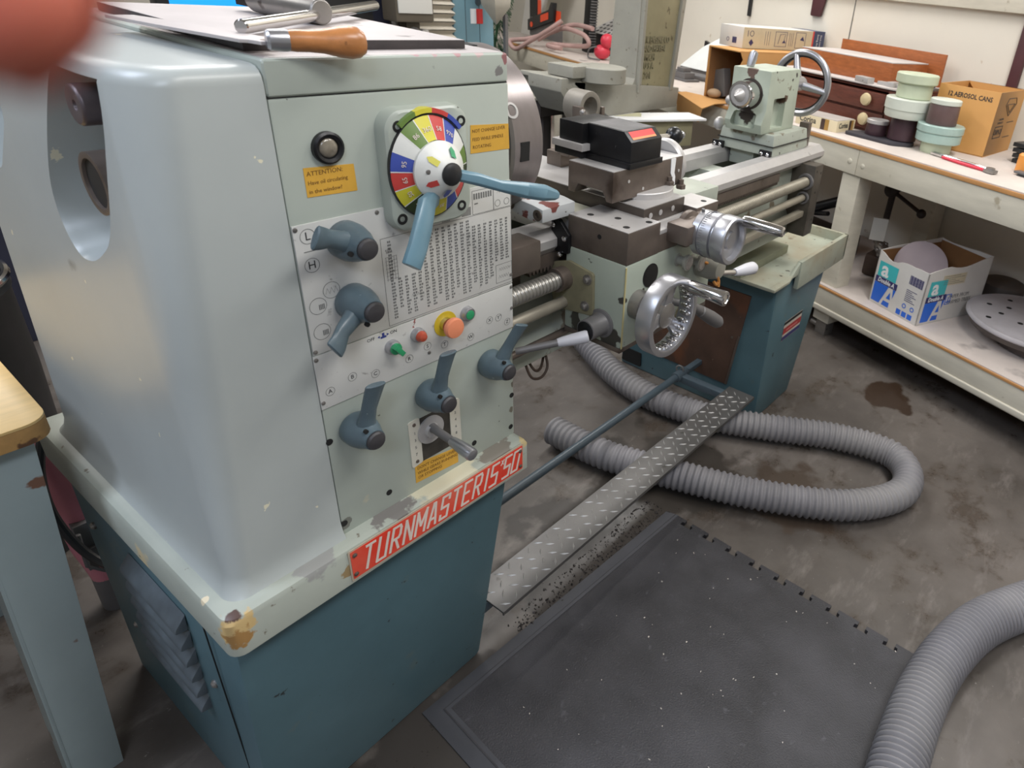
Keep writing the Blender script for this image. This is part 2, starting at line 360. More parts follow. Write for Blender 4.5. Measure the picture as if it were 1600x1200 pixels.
# ------------------------------------------------------------------ the room
def floor_material():
    M = bpy.data.materials.new('worn concrete floor'); M.use_nodes = True; nt = M.node_tree; N = nt.nodes; L = nt.links; b = N['Principled BSDF']
    tc = N.new('ShaderNodeTexCoord'); src = tc.outputs['Object']
    def noise(sc, det, rough=0.6):
        n = N.new('ShaderNodeTexNoise'); n.inputs['Scale'].default_value = sc; n.inputs['Detail'].default_value = det; n.inputs['Roughness'].default_value = rough
        L.new(src, n.inputs['Vector']); return n.outputs['Fac']
    def ramp(fac, p0, c0, p1, c1):
        r = N.new('ShaderNodeValToRGB'); L.new(fac, r.inputs['Fac']); e = r.color_ramp.elements
        e[0].position = p0; e[1].position = p1; e[0].color = (*c0, 1); e[1].color = (*c1, 1); return r.outputs['Color']
    def mix(f, a, bb):
        x = N.new('ShaderNodeMix'); x.data_type = 'RGBA'; L.new(f, x.inputs['Factor']); L.new(a, x.inputs['A'])
        if isinstance(bb, tuple): x.inputs['B'].default_value = (*lin(bb), 1)
        else: L.new(bb, x.inputs['B'])
        return x.outputs['Result']
    base = ramp(noise(1.6, 8), 0.32, lin((72, 66, 61)), 0.68, lin((113, 106, 100)))
    g = noise(5.5, 9, 0.7)
    r1 = N.new('ShaderNodeMapRange'); r1.inputs['From Min'].default_value = 0.53; r1.inputs['From Max'].default_value = 0.6; r1.inputs['To Max'].default_value = 0.55; L.new(g, r1.inputs['Value'])
    base = mix(r1.outputs['Result'], base, (66, 56, 46))
    g2 = noise(60, 5, 0.7)
    r2 = N.new('ShaderNodeMapRange'); r2.inputs['From Min'].default_value = 0.66; r2.inputs['From Max'].default_value = 0.72; r2.inputs['To Max'].default_value = 0.6; L.new(g2, r2.inputs['Value'])
    base = mix(r2.outputs['Result'], base, (164, 158, 152))
    vo = N.new('ShaderNodeTexVoronoi'); vo.feature = 'DISTANCE_TO_EDGE'; vo.inputs['Scale'].default_value = 1.1
    nz = N.new('ShaderNodeTexNoise'); nz.inputs['Scale'].default_value = 2.0; nz.inputs['Detail'].default_value = 5; L.new(src, nz.inputs['Vector'])
    mx = N.new('ShaderNodeMix'); mx.data_type = 'RGBA'; mx.inputs['Factor'].default_value = 0.25; L.new(src, mx.inputs['A']); L.new(nz.outputs['Color'], mx.inputs['B'])
    L.new(mx.outputs['Result'], vo.inputs['Vector'])
    r3 = N.new('ShaderNodeMapRange'); r3.inputs['From Min'].default_value = 0.0; r3.inputs['From Max'].default_value = 0.006; r3.inputs['To Min'].default_value = 0.35; r3.inputs['To Max'].default_value = 0.0; L.new(vo.outputs['Distance'], r3.inputs['Value'])
    # pale drag scuffs
    mp = N.new('ShaderNodeMapping'); mp.inputs['Scale'].default_value = (2.0, 6.0, 1.0); mp.inputs['Rotation'].default_value = (0, 0, 1.9); L.new(src, mp.inputs['Vector'])
    ns = N.new('ShaderNodeTexNoise'); ns.inputs['Scale'].default_value = 2.2; ns.inputs['Detail'].default_value = 8; ns.inputs['Roughness'].default_value = 0.7; L.new(mp.outputs['Vector'], ns.inputs['Vector'])
    r5 = N.new('ShaderNodeMapRange'); r5.inputs['From Min'].default_value = 0.54; r5.inputs['From Max'].default_value = 0.78; r5.inputs['To Max'].default_value = 0.4; L.new(ns.outputs['Fac'], r5.inputs['Value'])
    base = mix(r5.outputs['Result'], base, (158, 150, 144))
    L.new(base, b.inputs['Base Color'])
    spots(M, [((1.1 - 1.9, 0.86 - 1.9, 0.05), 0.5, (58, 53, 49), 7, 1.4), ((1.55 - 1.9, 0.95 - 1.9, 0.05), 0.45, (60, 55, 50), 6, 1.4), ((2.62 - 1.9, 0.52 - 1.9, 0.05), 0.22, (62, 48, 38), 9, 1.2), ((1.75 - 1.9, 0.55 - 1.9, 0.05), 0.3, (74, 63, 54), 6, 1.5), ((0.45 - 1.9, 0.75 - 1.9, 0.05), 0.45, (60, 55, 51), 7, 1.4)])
    rr = N.new('ShaderNodeMapRange'); rr.inputs['From Min'].default_value = 0.4; rr.inputs['From Max'].default_value = 0.62; rr.inputs['To Min'].default_value = 0.5; rr.inputs['To Max'].default_value = 0.26; L.new(g, rr.inputs['Value'])
    L.new(rr.outputs['Result'], b.inputs['Roughness'])
    bp = N.new('ShaderNodeBump'); bp.inputs['Strength'].default_value = 0.15; bp.inputs['Distance'].default_value = 0.003; L.new(noise(30, 6), bp.inputs['Height']); L.new(bp.outputs['Normal'], b.inputs['Normal'])
    return M
X0, X1, Y0, Y1 = -3.2, 7.0, -3.4, 7.2
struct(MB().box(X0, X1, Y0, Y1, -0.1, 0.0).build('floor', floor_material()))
struct(MB().box(X0, X1, Y0, Y1, CEIL + 0.02, CEIL + 0.1).build('ceiling', CEILM))
struct(MB().box(X0 - 0.1, X0, Y0, Y1, 0, CEIL + 0.02).build('wall_left', ROOMM))
struct(MB().box(X0, X1, Y0 - 0.1, Y0, 0, CEIL + 0.02).build('wall_front', ROOMM))
struct(MB().box(X0, X1, Y1, Y1 + 0.1, 0, CEIL + 0.02).build('wall_back', WALLM))
# bench frame: u to the right along the bench front, v towards the wall
BO = Vector((2.913, 0.952, 0)); BE = Vector((-0.3275, -0.9449, 0)); BN = Vector((0.9449, -0.3275, 0))
RB = math.atan2(BE.y, BE.x)
def bw(u, v, z=0.0): return BO + BE * u + BN * v + Vector((0, 0, z))
BT = 0.95
WV = 0.82
o = MB().box(-7.2, 4.6, WV, WV + 0.1, 0, CEIL + 0.02).build('wall_right', WALLM, loc=BO, rz=RB); struct(o)
o = MB().box(-7.2, 4.6, WV - 0.035, WV - 0.002, 1.522, 1.66).build('trim_1', BCREAM, loc=BO, rz=RB, bevel=0.004); struct(o)
o = MB().box(0.125, 0.175, WV - 0.025, WV - 0.002, 0.96, 1.515).build('trim_2', MAROON, loc=BO, rz=RB, bevel=0.003); struct(o)
o = MB().box(-1.73, -1.71, WV - 0.02, WV - 0.002, 1.35, 1.515).build('trim_3', BLACK, loc=BO, rz=RB); struct(o)
o = MB().box(-0.876, -0.872, WV - 0.004, WV - 0.001, 1.2, 1.52).build('trim_4', INKG, loc=BO, rz=RB); struct(o)
for i, (lx, ly, k, c) in enumerate(LAMPS):
    t = thing('ceiling_light', ['white ceiling tube light above left workbench', 'white ceiling tube light above lathe headstock front', 'white ceiling tube light above floor mat and hose', 'white ceiling tube light behind lathe', 'white ceiling tube light above wall bench', 'white ceiling tube light behind the camera', 'white ceiling tube light above far bench end', 'white ceiling tube light above milling machine'][i], 'ceiling light', (lx, ly, CEIL - 0.08), group='ceiling tube lights')
    MB().box(-0.62, 0.62, -0.27, 0.27, 0.0, 0.1).build('housing', LIGHTM, t, bevel=0.01)

# ------------------------------------------------------------------ the lathe
L = thing('metal_lathe', 'large pale green metalworking lathe with blue pedestals and red nameplate', 'lathe', (1.3, 1.15, 0), world=True)
YF = 0.855
# head pedestal
ped = MB().taper((0.222, 0.714, 0.899, 1.47), 0.0, (0.23, 0.775, 0.848, 1.5), 0.57).build('head_pedestal', BLUEP, L, bevel=0.012, label='dark blue head pedestal with louvred side')
b = MB()
for k in range(6):
    zc = 0.475 - k * 0.043; y0 = 1.245 + 0.004 * k; y1 = 1.03 + 0.002 * k
    b.loft([[(0.2285, y, zc + 0.02), (0.210, y, zc - 0.002), (0.207, y, zc - 0.012), (0.226, y, zc - 0.016)] for y in (y0, y0 - 0.01, y1 + 0.01, y1)])
b.build('louvre', mat('dusty blue grey louvre', (84, 92, 97), 0.45, var=0.25, vscale=20), ped, bevel=0.003, each=True)
b = MB()
for y, z in ((1.42, 0.45), (1.38, 0.2), (0.985, 0.36)): b.lathe((0.229, y, z), (-1, 0, 0), [(0, 0.008), (0.004, 0.008), (0.008, 0.004)], 12)
b.build('panel_screw', STEEL, ped, each=True)
MB().box(0.2235, 0.2255, 0.938, 0.9395, 0.1, 0.56).build('panel_seam', DARK, ped)
# tray under the head
outer = lambda z, i: [(x, y, z) for x, y in rpoly([(0.218 + i, 0.82 + i), (0.802 - i, 0.82 + i), (0.802 - i, 1.555 - i), (0.218 + i, 1.555 - i)], [0.02, 0.006, 0.006, 0.02])]
b = MB().loft([outer(0.562, 0.004), outer(0.566, 0.0), outer(0.628, 0.0), outer(0.636, 0.004), outer(0.64, 0.012)])
b.build('head_chip_tray', mat('tray green paint', (168, 173, 162), 0.42, var=0.08, vscale=5, coat=0.1, chips=((206, 190, 152), 7, 0.66, 0.03), speck=((118, 112, 98), 50, 0.69, 0.04)), L, label='pale green tray lip with chipped corner')
TRAYM = MATS['tray green paint']
spots(TRAYM, [(lo(0.235, 0.826, 0.615), 0.042, (196, 168, 116), 55, 1.3), (lo(0.235, 0.826, 0.600), 0.03, (160, 122, 72), 70, 1.4), (lo(0.234, 0.832, 0.632), 0.019, (84, 62, 54), 60, 1.0), (lo(0.225, 0.89, 0.635), 0.012, (222, 208, 178), 60, 0.6), (lo(0.80, 0.83, 0.635), 0.03, (196, 178, 132), 60, 1.3), (lo(0.40, 0.82, 0.60), 0.02, (150, 128, 92), 60, 1.6), (lo(0.36, 0.84, 0.645), 0.05, (150, 150, 146), 30, 1.6), (lo(0.62, 0.838, 0.642), 0.12, (204, 198, 172), 24, 1.7), (lo(0.5, 0.85, 0.642), 0.06, (120, 116, 112), 40, 1.8), (lo(0.73, 0.838, 0.642), 0.07, (128, 122, 112), 45, 1.9)])
# nameplate
np_ = MB().prism(rpoly([(0.402, 0.571), (0.786, 0.571), (0.786, 0.636), (0.402, 0.636)], 0.003), 'y', 0.8185, 0.8205).build('nameplate', mat('nameplate rim', (190, 176, 156), 0.45, var=0.1), L, label='red nameplate with slanted white lettering')
MB().prism(rpoly([(0.405, 0.575), (0.783, 0.575), (0.783, 0.633), (0.405, 0.633)], 0.002), 'y', 0.8178, 0.8186).build('red_field', RED, np_)
PM = plane_m((0, 0.8176, 0), (1, 0, 0), (0, 0, 1))
STROKES = {'T': [[(0, 1), (1, 1)], [(.5, 1), (.5, 0)]], 'U': [[(0, 1), (0, 0), (1, 0), (1, 1)]], 'R': [[(0, 0), (0, 1), (.85, 1), (1, .88), (1, .6), (.85, .48), (0, .48)], [(.45, .48), (1, 0)]],
           'N': [[(0, 0), (0, 1), (1, 0), (1, 1)]], 'M': [[(-.1, 0), (-.1, 1), (.5, .35), (1.1, 1), (1.1, 0)]], 'A': [[(0, 0), (.4, 1), (.6, 1), (1, 0)], [(.15, .3), (.85, .3)]], 'S': [[(1, .8), (1, 1), (0, 1), (0, .5), (1, .5), (1, 0), (0, 0), (0, .2)]],
           'E': [[(1, 1), (0, 1), (0, 0), (1, 0)], [(0, .5), (.8, .5)]], '1': [[(.5, 0), (.5, 1)]], '5': [[(1, 1), (0, 1), (0, .52), (1, .52), (1, 0), (0, 0)]], '0': [[(0, 0), (0, 1), (1, 1), (1, 0), (0, 0)]], 'x': [[(0, 0), (1, 1)], [(0, 1), (1, 0)]]}
def strokes(b, ch, x0, z0, w, h, t, y, shear=0.28, dy=0.0003):
    y0_ = y; k_ = 0
    for pl in STROKES[ch]:
        for p, q in zip(pl[:-1], pl[1:]):
            k_ += 1; y = y0_ - 0.00006 * (k_ % 4)
            A_ = Vector((x0 + p[0] * w + p[1] * h * shear, z0 + p[1] * h)); B_ = Vector((x0 + q[0] * w + q[1] * h * shear, z0 + q[1] * h)); d_ = (B_ - A_).normalized() * t; n_ = Vector((-d_.y, d_.x))
            qd = [A_ - d_ * 0.7 - n_, B_ + d_ * 0.7 - n_, B_ + d_ * 0.7 + n_, A_ - d_ * 0.7 + n_]
            b.loft([[(v.x, y, v.y) for v in qd], [(v.x, y - dy, v.y) for v in qd]])
b = MB()
for i, ch in enumerate('TURNMASTER'): strokes(b, ch, 0.4215 + 0.0256 * i, 0.5815, 0.0155, 0.045, 0.0024, 0.8178)
for ch, x in (('1', 0.674), ('5', 0.6935), ('5', 0.727), ('0', 0.7505)): strokes(b, ch, x, 0.5815, 0.0155, 0.045, 0.0024, 0.8178)
strokes(b, 'x', 0.7255, 0.6165, 0.006, 0.010, 0.0012, 0.8178)
b.build('nameplate_lettering', CREAM, np_, label='white slanted lettering')
b = MB()
for x, z in ((0.412, 0.624), (0.41, 0.584), (0.777, 0.622), (0.777, 0.584)): b.lathe((x, 0.8178, z), (0, -1, 0), [(0, 0.004), (0.0015, 0.004), (0.003, 0.002)], 12)
b.build('rivet', STEELB, np_, each=True)
# end guard with the U recess
def gring(z, i):
    xl = 0.250 + (z - 0.64) * 0.032 + i; q = (z - 0.64) / 0.73; ax = 0.028 + 0.034 * q; ay = 0.03 + 0.085 * q; yb = 1.5 - i; yf = YF + i
    arc = [(xl + ax * (1 - math.sin(t)), yf + ay * (1 - math.cos(t))) for t in [PI / 2 * k / 12 for k in range(13)]]
    arc2 = [(xl + 0.04 * (1 - math.sin(t)), yb - 0.04 * (1 - math.cos(t))) for t in [PI / 2 * (8 - k) / 8 for k in range(9)]]
    return [(x, y, z) for x, y in [(0.4172, yf)] + arc + arc2 + [(0.4172, yb)]]
g = MB().loft([gring(0.638, -0.012), gring(0.65, -0.004), gring(0.67, 0), gring(1.0, 0), gring(1.348, 0), gring(1.357, 0.002), gring(1.363, 0.006), gring(1.367, 0.012), gring(1.369, 0.022)]).mesh('end_guard')
U = [(0.918, 1.352), (0.922, 1.31), (0.934, 1.262), (0.957, 1.2), (0.985, 1.155), (1.02, 1.128), (1.06, 1.108), (1.10, 1.103), (1.13, 1.122), (1.145, 1.158), (1.138, 1.2), (1.10, 1.262), (1.05, 1.325), (1.02, 1.352)]
U = [U[0]] + [(p.x, p.y) for p in catmull([(y, z, 0) for y, z in U], 4)][1:]
cU = Vector((1.03, 1.23))
def ur(x, k): return [(x, cU.x + (p[0] - cU.x) * k, cU.y + (p[1] - cU.y) * k) for p in U]
cut = MB().loft([ur(0.2, 1.06), ur(0.262, 1.03), ur(0.272, 1.0), ur(0.37, 0.88)]).mesh('cut')
cut2 = MB().loft([[(x, y, z) for y, z in rpoly([(1.26 - k, 1.25), (1.36, 1.15 + k), (1.47, 1.23 + k), (1.47, 1.36), (1.26 - k, 1.36)], 0.04)] for x, k in ((0.2, 0.0), (0.33, 0.0))]).mesh('cut')
put('end_guard', boolean(g, [cut, cut2]), GUARD, L, 'glossy pale green end guard with rounded corners and U recess')
b = MB(); b.ring((0.279, 1.022, 1.214), (1, 0, 0), 0.031, 0.039, 0.14); b.mat(1).lathe((0.283, 1.022, 1.214), (1, 0, 0), [(0, 0.0312), (0.0, 0.0306), (0.12, 0.0306), (0.12, 0.001)], 36)  # bore lining coloured near black for the shade inside the tube
b.build('spindle_tube', [STEELB, DARK], L, bevel=0.0015, label='dark steel hollow spindle end')
MB().lathe((0.276, 1.0, 1.311), (1, 0, 0), [(0.006, 0.001), (0.006, 0.005), (0.001, 0.006), (0, 0.021), (0.003, 0.0235), (0.034, 0.0235), (0.035, 0.018), (0.1, 0.016)]).build('idler_shaft', mat('purplish steel', (98, 88, 90), 0.45, metal=0.5), L, bevel=0.001)
MB().lathe((0.33, 1.06, 1.243), (1, 0, 0), [(0, 0.016), (0.006, 0.02), (0.05, 0.02)], 6).build('guard_nut', GOLD, L, bevel=0.001)
# headstock
hd = MB().box(0.4185, 0.797, YF, 1.42, 0.638, 1.331).build('headstock', GREEN, L, bevel=0.004)
MB().box(0.4185, 0.797, YF - 0.0005, 1.42, 1.332, 1.376).build('headstock_lid', spots(mat('lid green paint', (172, 179, 169), 0.42, var=0.08, vscale=4, coat=0.1, speck=((120, 122, 116), 30, 0.70, 0.05)), [(lo(0.793, 0.858, 1.368), 0.014, (140, 92, 94), 70, 1.3), (lo(0.74, 0.858, 1.377), 0.012, (196, 172, 170), 60, 1.6), (lo(0.70, 0.858, 1.377), 0.010, (184, 142, 144), 60, 1.6), (lo(0.63, 0.858, 1.377), 0.011, (190, 156, 158), 60, 1.8), (lo(0.66, 0.858, 1.377), 0.009, (190, 160, 160), 60, 1.8), (lo(0.775, 0.855, 1.35), 0.012, (120, 118, 116), 90, 1.9)]), hd, bevel=0.006, segs=3)
MB().box(0.419, 0.7955, YF + 0.002, 1.41, 1.331, 1.3325).build('lid_gap', DARK, hd)
b = MB()
for x, z in ((0.4215, 0.828), (0.507, 0.672), (0.423, 0.662), (0.693, 0.672), (0.787, 0.66), (0.791, 0.735), (0.787, 0.865)): b.lathe((x, YF + 0.001, z), (0, -1, 0), [(0, 0.0055), (0.0018, 0.0055), (0.0018, 0.003)], 12)
b.build('screw_hole', DARK, hd, each=True)
# oil sight glass and stickers
sg = MB().lathe((0.482, YF, 1.267), (0, -1, 0), [(0, 0.021), (0.006, 0.021), (0.008, 0.018), (0.006, 0.014), (0.004, 0.013)], 28).build('oil_sight_glass', BLACKM, L, label='round oil sight glass with dark bezel')
MB().ball((0.482, YF - 0.004, 1.267), 0.0125, sc=(1, 0.35, 1)).build('glass', mat('oil glass', (126, 118, 104), 0.1, coat=0.8, var=0.3, vscale=70), sg)
FM = lambda y: plane_m((0, y, 0), (1, 0, 0), (0, 0, 1))
def sticker(pts, lines, name='warning_sticker', lab='yellow warning sticker'):
    s_ = MB().prism(pts, 'y', YF - 0.0006, YF + 0.0002).build(name, YELST, L, label=lab)
    put('sticker_print', textmesh(lines, FM(YF - 0.0008), align='LEFT', extrude=0.0001), YELINK, s_)
sticker([(0.447, 1.2065), (0.517, 1.204), (0.516, 1.241), (0.447, 1.245)], [('ATTENTION:', 0.450, 1.2365, 0.0085), ('Have oil circulating', 0.450, 1.2245, 0.0075, 0.95), ('in the window?', 0.450, 1.213, 0.0075)], lab='yellow sticker under sight glass about oil circulating')
sticker([(0.7145, 1.228), (0.796, 1.226), (0.795, 1.267), (0.7165, 1.272)], [('NOT CHANGE LEVER', 0.719, 1.262, 0.0075, 0.95), ('FEED WHILE SPINDLE', 0.719, 1.249, 0.0075, 0.9), ('ROTATING', 0.719, 1.237, 0.0075)], lab='yellow sticker at right edge below lid')
sticker([(0.56, 0.658), (0.653, 0.65), (0.654, 0.685), (0.561, 0.70)], [("DON'T CHANGE LEVER", 0.565, 0.688, 0.0085, 0.95, -0.1), ('WHILE GEARS RUNNING', 0.565, 0.677, 0.0085, 0.92, -0.09), ('OR STOPPING', 0.565, 0.667, 0.0085, 0.95, -0.08)], lab='yellow sticker below shift lever slot')
# control plates
cp = MB().box(0.4195, 0.7965, YF - 0.002, YF + 0.001, 0.981, 1.173).build('gear_plate', PLATE, L, bevel=0.0005, label='silver thread chart plate with printed tables')
cp2 = MB().box(0.418, 0.7965, YF - 0.0018, YF + 0.001, 0.8885, 0.979).build('switch_plate', PLATE, L, bevel=0.0005, label='silver switch plate with lettered circles')
YP = YF - 0.0022
bb = MB()
def dash(x0, x1, z0, z1): bb.box(x0, x1, YP - 0.0001, YP + 0.0001, z0, z1)
rnd = random.Random(3)
for c in range(20):                       # columns of figures
    x = 0.552 + c * 0.0121
    zt = 1.118 if c < 13 else 1.106
    zb = 0.992 + (0.012 if c % 3 == 1 else 0.0) if c < 17 else 1.03
    z = zt
    while z > zb:
        if not (0.56 < x < 0.60 and z > 1.06):
            w = rnd.uniform(0.005, 0.0085); k = rnd.choice((1, 2, 2, 3))
            for q in range(k): dash(x + q * w / k, x + q * w / k + w / k * 0.68, z, z + 0.0032)
        z -= 0.0052
bb.build('chart_figures', INKG, cp)
bb = MB()
def frame(x0, x1, z0, z1, t=0.0006):
    dash(x0, x1, z0, z0 + t); dash(x0, x1, z1 - t, z1); dash(x0, x0 + t, z0, z1); dash(x1 - t, x1, z0, z1)
frame(0.541, 0.796, 0.984, 1.127); frame(0.712, 0.757, 1.128, 1.168); frame(0.757, 0.7955, 1.128, 1.168); frame(0.758, 0.7955, 0.99, 1.025)
for i in range(7): dash(0.546, 0.566, 1.06 + i * 0.006, 1.0604 + i * 0.006)
for i in range(5): dash(0.547 + i * 0.0045, 0.5474 + i * 0.0045, 1.058, 1.096)
for i in range(8): dash(0.715 + i * 0.005, 0.718 + i * 0.005, 1.153, 1.163); dash(0.69 + i * 0.0024, 0.6914 + i * 0.0024, 1.129, 1.143); dash(0.651 + i * 0.002, 0.6521 + i * 0.002, 1.128, 1.138)
def zig(x0, z0, w, h, n=4):
    for i in range(n * 2):
        xa = x0 + w * i / (2 * n); xb = x0 + w * (i + 1) / (2 * n); za, zb = (z0, z0 + h) if i % 2 == 0 else (z0 + h, z0)
        bb.poly([(xa, YP, za - 0.0006), (xb, YP, zb - 0.0006), (xb, YP, zb + 0.0006), (xa, YP, za + 0.0006)])
zig(0.765, 1.155, 0.022, 0.007); zig(0.765, 1.012, 0.024, 0.006, 5); zig(0.764, 0.998, 0.026, 0.006, 5); zig(0.450, 1.067, 0.0185, 0.009, 3); zig(0.585, 1.02, 0.018, 0.005, 5)
def oring(x, z, r, w=0.0007): bb.ring((x, YP, z), (0, -1, 0), r - w, r, 0.0001, 24)
for x, z in ((0.438, 1.156), (0.438, 1.115)): oring(x, z, 0.0105)
for x, z in ((0.459, 1.072), (0.437, 1.054), (0.437, 1.014)): oring(x, z, 0.0125)
for x, z in ((0.766, 1.138), (0.786, 1.138)): oring(x, z, 0.006)
for z in (1.052, 1.012):
    for i in range(4): dash(0.438 + i * 0.0022, 0.4394 + i * 0.0022, z - 0.0045, z + 0.0035)
dash(0.43, 0.446, 1.1345, 1.1357)
bb.build('chart_lines', INKG, cp)
put('plate_lettering', textmesh([('L', 0.438, 1.156, 0.016), ('H', 0.438, 1.115, 0.016), ('4 T.P.I.', 0.553, 1.107, 0.004), ('mm', 0.72, 1.146, 0.005)], FM(YP), extrude=0.0001), INK, cp)
bb = MB(); YP = YF - 0.002
LT = [('A', 0.4345, 0.9145), ('B', 0.471, 0.9235), ('C', 0.5085, 0.9125), ('R', 0.57, 0.9135), ('S', 0.606, 0.9225), ('T', 0.64, 0.9125), ('W', 0.696, 0.9055), ('X', 0.74, 0.923), ('Y', 0.761, 0.921), ('Z', 0.782, 0.905)]
for ch, x, z in LT: oring(x, z, 0.0072, 0.0006)
bb.build('letter_circles', INKG, cp2)
put('plate_lettering', textmesh([(c, x, z, 0.0095) for c, x, z in LT] + [('OFF', 0.508, 0.9725, 0.0075), ('ON', 0.547, 0.9725, 0.0075)], FM(YP), extrude=0.0001), INK, cp2)
bb = MB(); bb.box(0.524, 0.534, YP - 0.0001, YP, 0.968, 0.9715); bb.box(0.527, 0.531, YP - 0.0001, YP, 0.9715, 0.977); bb.poly([(0.519, YP, 0.972), (0.523, YP, 0.9695), (0.523, YP, 0.9745)]); bb.poly([(0.539, YP, 0.972), (0.535, YP, 0.9695), (0.535, YP, 0.9745)])
bb.build('pump_symbol', INKB, cp2)
bb = MB(); bb.poly([(0.583, YP, 0.974), (0.586, YP, 0.98), (0.588, YP, 0.98), (0.586, YP, 0.975)]); bb.poly([(0.582, YP, 0.968), (0.588, YP, 0.975), (0.586, YP, 0.975)]); bb.poly([(0.581, YP, 0.966), (0.585, YP, 0.966), (0.582, YP, 0.970)])
bb.build('bolt_symbol', INKR, cp2)
b = MB()
for x, z, y in ((0.423, 1.168, YF - 0.002), (0.541, 1.168, YF - 0.002), (0.4225, 0.986, YF - 0.002), (0.793, 0.998, YF - 0.002), (0.4215, 0.973, YF - 0.0018), (0.4215, 0.9, YF - 0.0018), (0.793, 0.973, YF - 0.0018), (0.608, 0.9095, YF - 0.0018), (0.793, 0.93, YF - 0.0018)): b.lathe((x, y, z), (0, -1, 0), [(0, 0.0032), (0.0012, 0.003), (0.002, 0.001)], 10)
b.build('plate_rivet', STEEL, L, each=True)
# buttons
def bezel(x, z, r=0.0125): return MB().lathe((x, YF - 0.0018, z), (0, -1, 0), [(0, r), (0.003, r), (0.009, r - 0.0015), (0.010, r - 0.003)], 24)
sw = bezel(0.541, 0.948).build('selector_switch', ALU, L, label='green selector switch')
b = MB().lathe((0.541, YF - 0.0115, 0.948), (0, -1, 0), [(0, 0.0095), (0.004, 0.0095)], 20); b.at((0.541, YF - 0.019, 0.948), (0, math.radians(-35), 0)).box(-0.004, 0.004, -0.007, 0.006, -0.0095, 0.0095)
b.build('switch_knob', BTNG, sw, bevel=0.0008)
sw = bezel(0.588, 0.952).build('pilot_lamp', ALU, L, label='red pilot lamp'); MB().lathe((0.588, YF - 0.011, 0.952), (0, -1, 0), [(0, 0.0095), (0.004, 0.0095), (0.009, 0.0065), (0.011, 0.001)], 20).build('lamp_lens', BTNR, sw)
sw = MB().ring((0.644, YF - 0.0018, 0.951), (0, -1, 0), 0.008, 0.0225, 0.0012).build('emergency_stop', BTNY, L, label='orange mushroom stop button on yellow ring')
MB().lathe((0.644, YF - 0.003, 0.951), (0, -1, 0), [(0, 0.0125), (0.008, 0.0125), (0.009, 0.01), (0.016, 0.01)], 22).build('stop_collar', CHROME, sw)
MB().lathe((0.644, YF - 0.018, 0.951), (0, -1, 0), [(0, 0.012), (0.002, 0.0175), (0.008, 0.0182), (0.0115, 0.0165), (0.013, 0.009), (0.0132, 0.001)], 28).build('stop_button', BTNO, sw)
sw = bezel(0.689, 0.955, 0.0135).build('start_button', ALU, L, label='green start button'); MB().lathe((0.689, YF - 0.0115, 0.955), (0, -1, 0), [(0, 0.0085), (0.001, 0.0085), (0.0015, 0.007)], 20).build('button_face', BTNG, sw)
# levers
def lever(x, z, tx, tz, M=LEVER, ty=0.80, w=0.0115):
    b = MB().lathe((x, YF - 0.001, z), (0, -1, 0), [(0, 0.025), (0.004, 0.0275), (0.02, 0.0275), (0.034, 0.024), (0.046, 0.0185), (0.054, 0.0165)], 28)
    d = Vector((tx - x, 0, tz - z)); n = Vector((d.z, 0, -d.x)).normalized(); ln = d.length; dn = d.normalized()
    rings = []
    for t, yy, ww, th in ((0.012, 0.826, 0.017, 0.016), (0.026, 0.822, 0.014, 0.013), (0.045, 0.817, 0.0128, 0.0095), (ln - 0.012, ty + 0.004, 0.0155, 0.0075), (ln - 0.002, ty, 0.0165, 0.0065), (ln, ty, 0.0145, 0.005)):
        c = Vector((x, yy, z)) + dn * t; c.y = yy
        rings.append([c + n * (ww * math.cos(a)) + Vector((0, -th * math.sin(a), 0)) * 0.9 for a in [2 * PI * (k + 0.5) / 12 for k in range(12)]])
    b.loft(rings)
    o = b.build('gear_lever', M, L, angle=40)
    MB().lathe((x, YF - 0.054, z), (0, -1, 0), [(0, 0.0152), (0.004, 0.0152), (0.007, 0.013), (0.0085, 0.008), (0.009, 0.001)], 22).build('lever_cap', mat('dusty black cap', (58, 56, 58), 0.5, var=0.2, vscale=40), o)
    MB().lathe((x + dn.x * 0.017 - n.x * 0.012, YF - 0.047, z + dn.z * 0.017 - n.z * 0.012), (0, -1, 0), [(0, 0.0035), (0.0045, 0.0035)], 10).build('set_screw', DARK, o)
    return o
lever(0.487, 1.141, 0.419, 1.174)['label'] = 'slate blue lever pointing left at letter L'
lever(0.486, 1.047, 0.421, 1.010)['label'] = 'slate blue lever pointing down left beside thread symbols'
lever(0.463, 0.836, 0.475, 0.932)['label'] = 'slate blue upright lever, leftmost of the lower row'
lever(0.599, 0.834, 0.606, 0.932)['label'] = 'slate blue upright lever, middle of the lower row'
lever(0.734, 0.837, 0.768, 0.924)['label'] = 'slate blue lever leaning right, at the right edge'
# speed dial
fl = MB().loft([[(x, y, z) for x, z in rpoly([(0.6245 - w, 1.223 - h), (0.6245 + w, 1.223 - h), (0.6245 + w, 1.223 + h), (0.6245 - w, 1.223 + h)], 0.028, 7)] for y, w, h in ((YF + 0.001, 0.0725, 0.088), (0.842, 0.0718, 0.0875), (0.836, 0.0700, 0.086), (0.8333, 0.066, 0.083))]).build('dial_flange', GREEN, L, label='green rounded square flange of the speed dial')
b = MB()
for x, z in ((0.574, 1.288), (0.681, 1.286), (0.568, 1.157), (0.675, 1.157)): b.lathe((x, 0.8335, z), (0, -1, 0), [(0, 0.0082), (0.0008, 0.0082), (0.0012, 0.0065), (0.0002, 0.004)], 20)
b.build('socket_screw', DARK, fl, each=True)
DC = (0.6185, 1.2265)
XS_, ZS_ = 0.95, 1.07
DY = 0.0255
b = MB(); b.mi = 7; b.loft([[(DC[0] + XS_ * r * math.cos(2 * PI * k / 48), y, DC[1] + ZS_ * r * math.sin(2 * PI * k / 48)) for k in range(48)] for y, r in ((0.834, 0.0705), (0.8293, 0.0705))])
